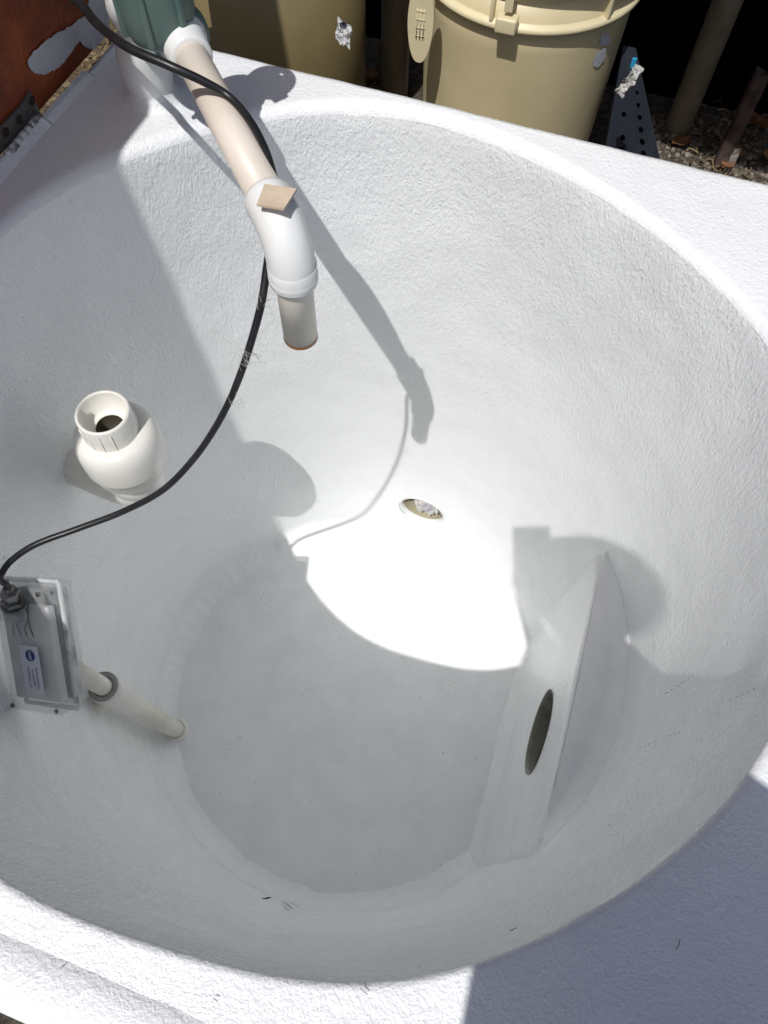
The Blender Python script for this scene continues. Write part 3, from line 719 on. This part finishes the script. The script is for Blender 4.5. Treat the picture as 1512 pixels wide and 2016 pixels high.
mesh_obj('drop_pipe', *lathe((ex, ey, corner[2]-.07), (0, 0, -1), [(0, OD), (corner[2]-.07-E_[2], OD), (corner[2]-.07-E_[2], OD-.004), (.02, OD-.004)], 48), mat('warm cream pvc', (.86, .80, .70), .4, noise=(7, (.80, .73, .62), .4, .75)), inlet)
mesh_obj('stained_end', *lathe((ex, ey, E_[2]+.0045), (0, 0, -1), [(0, OD+.0004), (.0055, OD+.0004), (.0062, OD-.001), (.0055, OD-.0045), (0, OD-.0045)], 48), M_ORANGE, inlet)
# tile lying on the elbow
tl = [at_z(p, .266) for p in ((520, 357), (584, 371), (560, 418), (505, 402))]
tl[3] = tl[3]-CF*0; tl[0] = tl[0]+[0, 0, -.004]; tl[2] = tl[2]+[0, 0, .006]
vs = [q for q in tl]+[q-[0, 0, .0035] for q in tl]
o = mesh_obj('wood_tile', vs, [(3, 2, 1, 0), (4, 5, 6, 7), (0, 1, 5, 4), (1, 2, 6, 5), (2, 3, 7, 6), (3, 0, 4, 7)], M_TILE, smooth=False); tag(o, 'small square tan wooden tile lying on the white elbow', 'tile')
mesh_obj('bushing', *lathe(corner+pd*.452, pd, [(0, OD), (0, .034), (.004, .036), (.05, .038), (.056, .043), (.13, .046), (.13, OD)], 10 if False else 48), M_PVCW, inlet)

# ------------------------------------------------------------------ green diverter valve
vc = at((308, 8), 1.25); vc[2] += .02
valve = thing('diverter_valve', 'dark green three port plastic valve at the far left corner of the deck', 'valve', (vc[0], vc[1], .05))
mesh_obj('body', *lathe((vc[0], vc[1], vc[2]-.075), (0, 0, 1), [(0, 0), (0, .040), (.010, .054), (.03, .060), (.10, .063), (.13, .058), (.15, .045), (.158, 0)], 48), M_GREEN, valve)
ribsv = []
for k in range(3):
    a = -2.6+k*.95; d = np.array([math.cos(a), math.sin(a), 0]); s = np.array([-d[1], d[0], 0]); ribsv.append(obox(vc+d*.058+[0, 0, -.005], d*.010, s*.006, (0, 0, .050), .004))
mesh_obj('rib', *join(*ribsv), M_GREEN, valve)
M_BOLT = mat('rusty bolt', (.10, .05, .03), .7, metal=.3)
for k in range(8):
    a = k*math.pi/4; mesh_obj('bolt', *lathe((vc[0]+.050*math.cos(a), vc[1]+.050*math.sin(a), vc[2]+.045), (0, 0, 1), [(0, .007), (.014, .007), (.016, 0)], 6), M_BOLT, valve)
sock0 = corner+pd*.535; axs = -pd
mesh_obj('port', *lathe(sock0, pd, [(-.02, .038), (-.022, .043), (-.018, .050), (.0, .051), (.004, .046), (.03, .045), (.06, .046), (.08, 0)], 48), M_GREEN, valve)
knob_c = np.array([-.362, 1.292, .42])
mesh_obj('stem', *lathe((vc[0], vc[1], vc[2]+.07), (0, 0, 1), [(0, .02), (.07, .018), (.08, 0)], 20), M_GREEN, valve)
kd = []; 
vs, fs = [], []; R1 = .052; k = 60
# disc with three holes: boolean from cylinders
bm = bmesh.new(); bmesh.ops.create_cone(bm, cap_ends=True, segments=64, radius1=R1, radius2=R1, depth=.016, matrix=Matrix.Translation(knob_c)); me = bpy.data.meshes.new('knob'); bm.to_mesh(me); bm.free()
ko = bpy.data.objects.new('knob', me); me.materials.append(M_GREEN); C.objects.link(ko)
bm = bmesh.new()
for a in (.9, 2.7, 5.4):
    bmesh.ops.create_cone(bm, cap_ends=True, segments=20, radius1=.0055+.002*math.sin(a), radius2=.006, depth=.05, matrix=Matrix.Translation(knob_c+np.array([.034*math.cos(a), .034*math.sin(a), 0])))
me2 = bpy.data.meshes.new('cut'); bm.to_mesh(me2); bm.free(); co = bpy.data.objects.new('cut', me2); C.objects.link(co)
md = ko.modifiers.new('b', 'BOOLEAN'); md.object = co; md.operation = 'DIFFERENCE'
bpy.context.view_layer.update(); dg = bpy.context.evaluated_depsgraph_get(); nm = bpy.data.meshes.new_from_object(ko.evaluated_get(dg)); ko.modifiers.clear(); ko.data = nm; nm.name = 'knob'
bpy.data.objects.remove(co); ko.parent = valve; ko.matrix_parent_inverse = Matrix.Translation(-Vector(valve.location))
mesh_obj('handle', *obox(knob_c+np.array([.018, -.03, -.012]), np.array([.012, -.016, 0])*1.2, np.array([.012, .009, 0]), (0, 0, .008), .003), M_GREEN, valve)
# white riser out of the deck into the valve
rb_ = at_z((302, 188), 0)
riser = thing('riser_pipe', 'stubby white pvc riser from the deck corner into the green valve', 'pipe', (rb_[0], rb_[1], 0))
rpath = smoothpath([(rb_[0], rb_[1], -.01), (rb_[0], rb_[1], .03), (rb_[0]+.002, rb_[1]-.004, .09), (rb_[0]+.02, rb_[1]-.02, .15), (vc[0]-.05, vc[1]+.02, vc[2]-.03), (vc[0], vc[1], vc[2]-.01)], 6)
mesh_obj('elbow', *tube(rpath, [.040+.010*math.sin(min(1, i/20)*math.pi)**2 for i in range(len(rpath))], 32), M_PVCW, riser)
mesh_obj('base_fillet', *lathe((rb_[0], rb_[1], -.004), (0, 0, 1), [(0, .075), (.004, .062), (.012, .051), (.03, .044), (.06, .041)], 40), M_DECK, riser)

# ------------------------------------------------------------------ union / check valve on the left wall
ux, uy = -.584, .872; utop = -.305
union = thing('pipe_union', 'cream white pvc union standing open on the left basin wall', 'pipe fitting', (ux, uy, utop-.32))
mesh_obj('socket', *lathe((ux, uy, utop), (0, 0, -1), [(.055, .030), (.054, .046), (.004, .0485), (0, .0495), (-.001, .052), (.001, .055), (.004, .0562), (.060, .0575), (.063, .0575), (.085, .063)], 64), M_PVC, union)
mesh_obj('throat', *lathe((ux, uy, utop), (0, 0, -1), [(.0545, .031), (.10, .030), (.101, 0)], 40), M_DARKIN, union)
un_ = mesh_obj('union_nut', *lathe((ux, uy, utop), (0, 0, -1), [(.064, .058), (.065, .068), (.069, .077), (.076, .0835), (.088, .0885), (.105, .0915), (.160, .0915), (.165, .0905), (.167, .0865), (.169, .085), (.203, .083), (.209, .080), (.212, .074), (.213, .055)], 72), M_PVC, union)
mesh_obj('tail', *lathe((ux, uy, utop), (0, 0, -1), [(.20, .060), (.222, .060), (.223, .067), (.228, .068), (.262, .068), (.268, .064), (.269, .05)], 64), M_PVC, union)
wdir = np.array([ux-BC[0], uy-BC[1], 0]); wl = rad_wall(-.6)-np.linalg.norm(wdir); wdir /= np.linalg.norm(wdir)
ep = smoothpath([(ux, uy, utop-.25), (ux, uy, utop-.275), np.array([ux, uy, utop-.31])+wdir*.03, np.array([ux, uy, utop-.33])+wdir*.09, np.array([ux, uy, utop-.33])+wdir*(wl+.05)], 6)
mesh_obj('elbow', *tube(ep, .0615, 40), M_PVC, union)
sl = []
for k in range(4):
    a = -2.4+k*.42; d = np.array([math.cos(a), math.sin(a), 0]); s = np.array([-d[1], d[0], 0]); sl.append(obox(np.array([ux, uy, utop-.04])+d*.0575, d*.0012, s*.0005, (0, 0, .030)))
mesh_obj('seam', *join(*sl), M_PVC, union)

# ------------------------------------------------------------------ drain riser, box and cable
dp = at_z((347, 1437), -1.78); dtop = at((203, 1352), 2.02); dax = dtop-dp; dlen = np.linalg.norm(dax); dax /= dlen; dp = dp-dax*.02; dlen += .02; dx, dy = dp[0], dp[1]
drain = thing('drain_riser', 'upright off white pvc drain pipe with grey ringed coupling behind the clear box', 'pipe', (dx, dy, -1.8))
mesh_obj('lower_pipe', *lathe(dp, dax, [(0, .030), (dlen-.22, .030), (dlen-.15, .031)], 40), M_PVCG, drain)
mesh_obj('floor_collar', *lathe(dp, dax, [(-.01, .042), (.03, .040), (.034, .036), (.034, .031), (.026, .031)], 40), M_PVC, drain)
mesh_obj('coupling', *lathe(dp+dax*(dlen-.235), dax, [(-.03, .030), (.0, .0335), (.06, .036), (.15, .039), (.155, .041), (.235, .042), (.236, .039)], 48), M_PVC, drain)
mesh_obj('grey_ring', *lathe(dp+dax*(dlen-.008), dax, [(.0, .0395), (.010, .037), (.008, .026), (-.02, .026)], 48), mat('grey rubber ring', (.36, .36, .34), .5), drain)
mesh_obj('upper_pipe', *lathe(dp+dax*(dlen-.05), dax, [(0, .0235), (.34, .0235), (.34, .0)], 40), M_PVCG, drain)
bd = np.array([.1, -1.0, 0]); bd /= np.linalg.norm(bd)
mesh_obj('tee_branch', *lathe(dp+dax*(dlen-.10), at((150, 1398), 2.0)-at((215, 1372), 2.02), [(0, .031), (.055, .032), (.057, .036), (.075, .036), (.075, .030), (.06, .029), (.058, 0)], 40), M_PVCG, drain)

# clear junction box, hanging on the riser
a0, a1 = at((52, 1146), 1.48), at((92, 1394), 1.53)
lo = a1-a0; ll = np.linalg.norm(lo)/2; lo /= np.linalg.norm(lo)
wv_ = at((120, 1262), 1.475)-at((24, 1278), 1.53); ww = np.linalg.norm(wv_)/2; wv_ = wv_-lo*(wv_@lo); wv_ /= np.linalg.norm(wv_)
nv_ = np.cross(lo, wv_)
if nv_@CF > 0: nv_ = -nv_
bc = (a0+a1)/2
print('box size', ll, ww)
M_CLEAR = mat('clear grey polycarbonate', (.80, .82, .82), .05, noise=(16, (.62, .63, .62), .5, .75)); M_CLEAR.node_tree.nodes['Principled BSDF'].inputs['Alpha'].default_value = .13
M_FILL = mat('grey potting inside box', (.66, .66, .64), .5, noise=(12, (.80, .79, .76), .42, .58, 8), bump=(30, .5, .006))
jb = thing('junction_box', 'clear plastic junction box with white certification label hanging by the left wall', 'junction box', bc)
def shell(c, ax, ay, az, t, bev):
    v1, f1 = obox(c, ax, ay, az, bev); lx = [np.linalg.norm(k) for k in (ax, ay, az)]
    v2, f2 = obox(c, ax*(1-t/lx[0]), ay*(1-t/lx[1]), az*(1-t/lx[2]), bev*.5); return join((v1, f1), (v2, [tuple(reversed(f)) for f in f2]))
mesh_obj('cover', *shell(bc+nv_*.008, lo*ll, wv_*ww, nv_*.020, .003, .010), M_CLEAR, jb)
mesh_obj('base', *shell(bc-nv_*.034, lo*(ll-.004), wv_*(ww-.003), nv_*.020, .003, .008), M_CLEAR, jb)
M_EDGE = mat('clear plastic edge', (.78, .80, .80), .04, noise=(30, (.40, .41, .41), .5, .62), coat=.5); M_EDGE.node_tree.nodes['Principled BSDF'].inputs['Alpha'].default_value = .6
mesh_obj('rim_bead', *join(*[tube([bc-nv_*.014+lo*p0[0]+wv_*p0[1], bc-nv_*.014+lo*p1[0]+wv_*p1[1]], .005, 10) for p0, p1 in (((-ll, -ww), (ll, -ww)), ((ll, -ww), (ll, ww)), ((ll, ww), (-ll, ww)), ((-ll, ww), (-ll, -ww)))]), M_EDGE, jb)
mesh_obj('inner_board', *obox(bc+nv_*.006+lo*.010, lo*(ll-.034), wv_*(ww-.009), nv_*.010, .004), M_FILL, jb)
mesh_obj('foam_filler', *obox(bc-nv_*.034+lo*.004, lo*(ll-.016), wv_*(ww-.010), nv_*.010, .006), mat('grey white filler', (.78, .78, .75), .7, noise=(20, (.35, .35, .33), .45, .62), bump=(30, .7, .01)), jb)
mesh_obj('front_fin', *obox(bc+nv_*.034-lo*(ll*.62), lo*(ll*.34), wv_*.002, nv_*.014, .001), M_CLEAR, jb)
mesh_obj('top_plate', *obox(bc+nv_*.030-lo*(ll*.70)-wv_*.030, lo*.034, wv_*(.030), nv_*.003, .001), M_CLEAR, jb)
mesh_obj('gland_plate', *obox(at((22, 1192), 1.455), wv_*.034, lo*.030, nv_*.003, .001), M_CLEAR, jb)
M_WIRE = mat('brown wire', (.16, .07, .03), .5)
for k_ in range(4):
    c_0 = bc+nv_*.018+wv_*(-.03+.016*k_)-lo*(ll*.75)
    mesh_obj('wire', *tube(smoothpath([c_0, c_0+lo*.03+wv_*.008*(-1)**k_, c_0+lo*.06-wv_*.006, c_0+lo*.09-nv_*.008], 5), .0016, 6), [M_WIRE, M_BLACK][k_ % 2], jb)
# label
lbl = bc+nv_*.0292+lo*(ll*.28)+wv_*.010
LHL, LHW = .050, .024
lab = mesh_obj('label_plate', *obox(lbl, lo*LHL, wv_*LHW, nv_*.0008, .0006), mat('white label', (.66, .67, .72), .4), jb)
def text(s_, c, size, u, v, nrm, m_, parent, name='lettering'):
    cu = bpy.data.curves.new(name, 'FONT'); cu.body = s_; cu.size = size; cu.align_x = 'CENTER'; cu.align_y = 'CENTER'; cu.extrude = .00015; cu.resolution_u = 4
    to = bpy.data.objects.new(name, cu); C.objects.link(to); bpy.context.view_layer.update(); dg = bpy.context.evaluated_depsgraph_get()
    me = bpy.data.meshes.new_from_object(to.evaluated_get(dg)); bpy.data.objects.remove(to)
    Mx = Matrix(((u[0], v[0], nrm[0], c[0]), (u[1], v[1], nrm[1], c[1]), (u[2], v[2], nrm[2], c[2]), (0, 0, 0, 1))); me.transform(Mx)
    me.materials.clear(); me.materials.append(m_); o = bpy.data.objects.new(name, me); C.objects.link(o); o.parent = parent; o.matrix_parent_inverse = Matrix.Translation(-Vector(jb.location)) if parent is jb else Matrix.Identity(4)
    return o
M_INK = mat('blue ink', (.02, .06, .22), .5); M_INKD = mat('dark grey ink', (.06, .07, .10), .5); M_WH = mat('white ink', (.8, .8, .82), .5)
tu, tv = lo, wv_                             # the writing runs down the box
emb = mesh_obj('round_logo', *lathe(lbl-lo*.030+wv_*.003+nv_*.001, nv_, [(0, .0115), (.0008, .0115), (.0008, 0)], 40), M_INK, jb)
text('NSF', lbl-lo*.030+wv_*.003+nv_*.0021, .0105, tu, tv, nv_, M_WH, jb)
text('Control Devices', lbl+lo*.016+wv_*.013+nv_*.0011, 0.0066, tu, tv, nv_, M_INKD, jb)
text('St. Louis MO', lbl+lo*.016+wv_*.003+nv_*.0011, 0.0066, tu, tv, nv_, M_INKD, jb)
text('DSTP-C211-W', lbl+lo*.016-wv_*.008+nv_*.0011, 0.0066, tu, tv, nv_, M_INKD, jb)
for su in (-1, 1):
    for sv in (-1, 1):
        mesh_obj('screw', *lathe(bc+nv_*.0285+lo*ll*.90*su+wv_*ww*.84*sv, nv_, [(0, .0045), (.002, .0045), (.0025, .003), (.0012, 0)], 16), M_STEEL, jb)
# cable gland at the top left
gp = at((24, 1180), 1.43); gdir = at((14, 1152), 1.40)-gp; gdir /= np.linalg.norm(gdir)
gl = mesh_obj('cable_gland', *join(lathe(gp-gdir*.010, gdir, [(0, 0), (0, .021), (.010, .021), (.0105, .015), (.022, .015), (.023, .018), (.034, .017), (.036, .009), (.046, .008)], 6), lathe(gp-gdir*.016, gdir, [(0, .020), (0, .024), (.005, .024), (.005, .012)], 30)), M_STEEL, jb, smooth=False)
ce = gp+gdir*.03
cpts = [((60,-60),1.25),((150,0),1.22),((190,45),1.19),((250,92),1.14),((330,128),1.13),((400,160),1.145),((450,190),1.16),((490,235),1.15),((520,290),1.13),((538,345),1.11),((557,420),1.075),((547,465),1.085),
        ((530,500),1.14),((514,600),1.175),((486,700),1.225),((458,775),1.28),((425,840),1.33),((380,905),1.38),((320,965),1.42),((240,1008),1.46),((150,1042),1.47),((70,1072),1.46),((20,1106),1.44),((1,1138),1.425)]
cp = [at(p, d) for p, d in cpts]+[ce+gdir*.012, ce]
cable = mesh_obj('power_cable', *tube(smoothpath(cp, 8), [.0062+.0022*max(0, 1-i/44) for i in range(len(smoothpath(cp, 8)))], 14), M_BLACK); tag(cable, 'black rubber cable looping across the basin to the clear box', 'cable')
# stray hairs caught on the cable
hs = []
for k in range(34):
    i = random.choice((13, 14, 14, 14, 15, 15, 22)) if k < 30 else 13; c0 = at(cpts[i][0], cpts[i][1])+np.array([random.uniform(-.012, .012) for _ in range(3)])
    d = np.array([random.uniform(-1, 1) for _ in range(3)]); d /= np.linalg.norm(d); l = random.uniform(.02, .06); b_ = np.array([random.uniform(-.012, .012) for _ in range(3)])
    if i == 22: l *= .4
    hs.append(tube(smoothpath([c0-d*l*.5, c0+b_, c0+d*l*.5], 5), .00032, 4))
hs.append(tube(smoothpath([at((418, 650), 1.26), at((470, 685), 1.23), at((515, 702), 1.26)], 5), .00035, 4))
o = mesh_obj('stray_hair', *join(*hs), mat('pale hair', (.55, .55, .53), .4)); o['kind'] = 'stuff'; o['label'] = 'wisps of pale hair caught on the black cable'; o['category'] = 'hair'

# ------------------------------------------------------------------ rag stuffed in the outlet
vs, fs = [], []; bm = bmesh.new(); bmesh.ops.create_icosphere(bm, subdivisions=5, radius=1); bm.verts.index_update()
side = np.array([-hdir[1], hdir[0], 0]); rc = hpos+hdir*.065+side*-.012
for v in bm.verts:
    c = v.co; k = 1+.30*mnoise.noise(Vector((c.x*3.2, c.y*3.2, c.z*1.6)))+.20*mnoise.noise(Vector((c.x*8, c.y*6, c.z*3)))
    vs.append(rc+side*c.x*.062*k+hdir*c.y*.055*k*1.1+np.array([0, 0, 1])*c.z*.066*k)
fs = [tuple(v.index for v in f.verts) for f in bm.faces]; bm.free()
o = mesh_obj('rag', vs, fs, mat('grey lavender rag', (.42, .40, .44), .9, noise=(16, (.60, .58, .55), .45, .6), bump=(40, .8, .008))); tag(o, 'crumpled grey rag stuffed in the round outlet hole', 'rag')

# ------------------------------------------------------------------ the photographer, standing at the near right of the tank, and the phone
phone_c = EYE+CF*-.012-CR*.035-CU*.098
phone = thing('phone', 'dark smartphone held over the basin', 'phone', phone_c)
M_PH = mat('dark phone glass', (.02, .02, .025), .2)
mesh_obj('body', *obox(phone_c, CR*.0625, CU*.125, CF*.0065, .004), M_PH, phone)
lc = EYE+CF*-.0062
mesh_obj('lens', *lathe(lc, CF, [(0, .011), (.002, .011), (.002, .007), (.0008, .006), (.0008, 0)], 30), M_PH, phone)
HD = EYE+np.array([-.050, -.35, .495])
person = thing('person', 'person in a loose dark shirt leaning over the tank and holding up a phone', 'person', (.35, -1.15, GZ))
M_SKIN = mat('skin', (.45, .27, .19), .5); M_SHIRT = mat('dark blue shirt', (.03, .045, .08), .9, bump=(30, .3, .005)); M_TROUS = mat('dark trousers', (.03, .03, .035), .9); M_HAIR = mat('brown hair', (.05, .03, .02), .7)
def skin(name, nodes, edges, m_, sub=2):     # nodes: (point, radius)
    me = bpy.data.meshes.new(name); me.from_pydata([tuple(map(float, p)) for p, r in nodes], edges, []); me.materials.append(m_)
    o = bpy.data.objects.new(name, me); C.objects.link(o)
    o.modifiers.new('skin', 'SKIN').use_smooth_shade = True; sd = o.modifiers.new('s', 'SUBSURF'); sd.levels = sd.render_levels = sub
    for i, (p, r) in enumerate(nodes):
        sv = me.skin_vertices[0].data[i]; sv.radius = (r, r) if not hasattr(r, '__len__') else r; sv.use_root = (i == 0)
    bpy.context.view_layer.update(); dg = bpy.context.evaluated_depsgraph_get(); nm = bpy.data.meshes.new_from_object(o.evaluated_get(dg))
    o.modifiers.clear(); o.data = nm; nm.name = name; o.parent = person; o.matrix_parent_inverse = Matrix.Translation(-Vector(person.location)); return o
hip = np.array([.04, -1.07, .30]); chest = np.array([.13, -.75, .97]); neck = np.array([.14, -.60, 1.22]); headb = HD+np.array([.02, -.05, -.10])
shL, shR = np.array([-.02, -.60, 1.16]), np.array([.48, -.68, 1.14])
elL, haL = np.array([.02, -.42, .82]), phone_c-CU*.06-CR*.06-CF*.03
elR, haR = np.array([.40, -.42, .86]), phone_c-CU*.09+CR*.075-CF*.03
kL, kR, fL, fR = np.array([.24, -1.06, -.18]), np.array([.52, -1.10, -.18]), np.array([.22, -1.10, GZ+.03]), np.array([.55, -1.14, GZ+.03])
nodes = [(hip, .17), (hip*.5+chest*.5, .17), (chest, .20), (neck, .075), (headb, .085), (HD, .135), (HD+np.array([-.0, .02, .07]), .11),
         (shL, .085), (elL, .055), (haL*.85+elL*.15, .034), (shR, .085), (elR, .055), (haR*.85+elR*.15, .034),
         (np.array([.26, -1.10, .22]), .13), (kL, .085), (fL+[0, 0, .06], .055), (fL+[0, .16, -.01], .04), (np.array([.48, -1.12, .22]), .13), (kR, .085), (fR+[0, 0, .06], .055), (fR+[0, .16, -.01], .04)]
edges = [(0, 1), (1, 2), (2, 3), (3, 4), (4, 5), (5, 6), (2, 7), (7, 8), (8, 9), (2, 10), (10, 11), (11, 12), (0, 13), (13, 14), (14, 15), (15, 16), (0, 17), (17, 18), (18, 19), (19, 20)]
skin('body', nodes, edges, M_SKIN)
skin('shirt', [(hip+[0, .01, .02], .215), (hip*.5+chest*.5, .225), (chest, .275), (neck*.6+headb*.4, .20), (shL, .115), (elL*.9+shL*.1, .085), (shR, .115), (elR*.9+shR*.1, .105)], [(0, 1), (1, 2), (2, 3), (2, 4), (4, 5), (2, 6), (6, 7)], M_SHIRT)
skin('trousers', [(hip+[0, 0, -.03], .20), (np.array([.26, -1.10, .20]), .15), (kL, .105), (fL+[0, 0, .08], .085), (np.array([.48, -1.12, .20]), .15), (kR, .105), (fR+[0, 0, .08], .085)], [(0, 1), (1, 2), (2, 3), (0, 4), (4, 5), (5, 6)], M_TROUS)
hv_, hf_ = [], []; bm = bmesh.new(); bmesh.ops.create_icosphere(bm, subdivisions=4, radius=1); bm.verts.index_update()
for v in bm.verts:
    c = v.co; k_ = 1+.05*mnoise.noise(Vector((c.x*3, c.y*3, c.z*3)))
    hv_.append(HD+np.array([c.x*.185*k_+.022, (c.y*.18*k_ if c.y < 0 else c.y*.12*k_)-.035, c.z*.185*k_+.0]))
hf_ = [tuple(v.index for v in f.verts) for f in bm.faces]; bm.free()
mesh_obj('hair', hv_, hf_, M_HAIR, person)
fd = (EYE-HD); fd[2] *= .8; fd /= np.linalg.norm(fd); fs_ = np.cross(fd, [0, 0, 1]); fs_ /= np.linalg.norm(fs_); fu = np.cross(fs_, fd)
mesh_obj('nose', *tube([HD+fd*.125+fu*.03, HD+fd*.165-fu*.02, HD+fd*.13-fu*.03], [.012, .02, .012], 10), M_SKIN, person)
for sgn in (-1, 1):
    e = HD+fd*.118+fs_*.045*sgn+fu*.02
    mesh_obj('eye', *lathe(e, fd, [(0, .018), (.01, .016), (.016, .008), (.018, 0)], 16), M_WH, person)
    ear = HD+fs_*.135*sgn-fu*.01
    mesh_obj('ear', *tube([ear-fu*.04, ear+fs_*.012*sgn, ear+fu*.045], [.012, .024, .016], 10), M_SKIN, person)
mesh_obj('mouth', *tube([HD+fd*.125-fu*.065-fs_*.03, HD+fd*.136-fu*.068, HD+fd*.125-fu*.065+fs_*.03], [.004, .009, .004], 8), mat('lips', (.40, .15, .13), .5), person)
for sgn, ha in ((-1, haL), (1, haR)):
    pn = [(ha-CU*.05, .035), (ha-CU*.01+CR*sgn*.004, .042)]; ed = [(0, 1)]
    for k in range(4):                       # fingers reach round the back edge of the phone
        b0 = ha+CU*(.030-.022*k)-CF*.000; tip = b0-CR*sgn*(.035+.004*(k % 3))+CF*.008
        i = len(pn); pn += [(b0-CR*sgn*.0+CU*.004, .0125), ((b0+tip)/2-CF*.012, .0115), (tip, .010)]; ed += [(1, i), (i, i+1), (i+1, i+2)]
    i = len(pn); pn += [(ha-CU*.02-CR*sgn*.03-CF*.02, .015), (ha+CU*.01-CR*sgn*.05-CF*.026, .012)]; ed += [(1, i), (i, i+1)]
    skin('hand', pn, ed, M_SKIN)
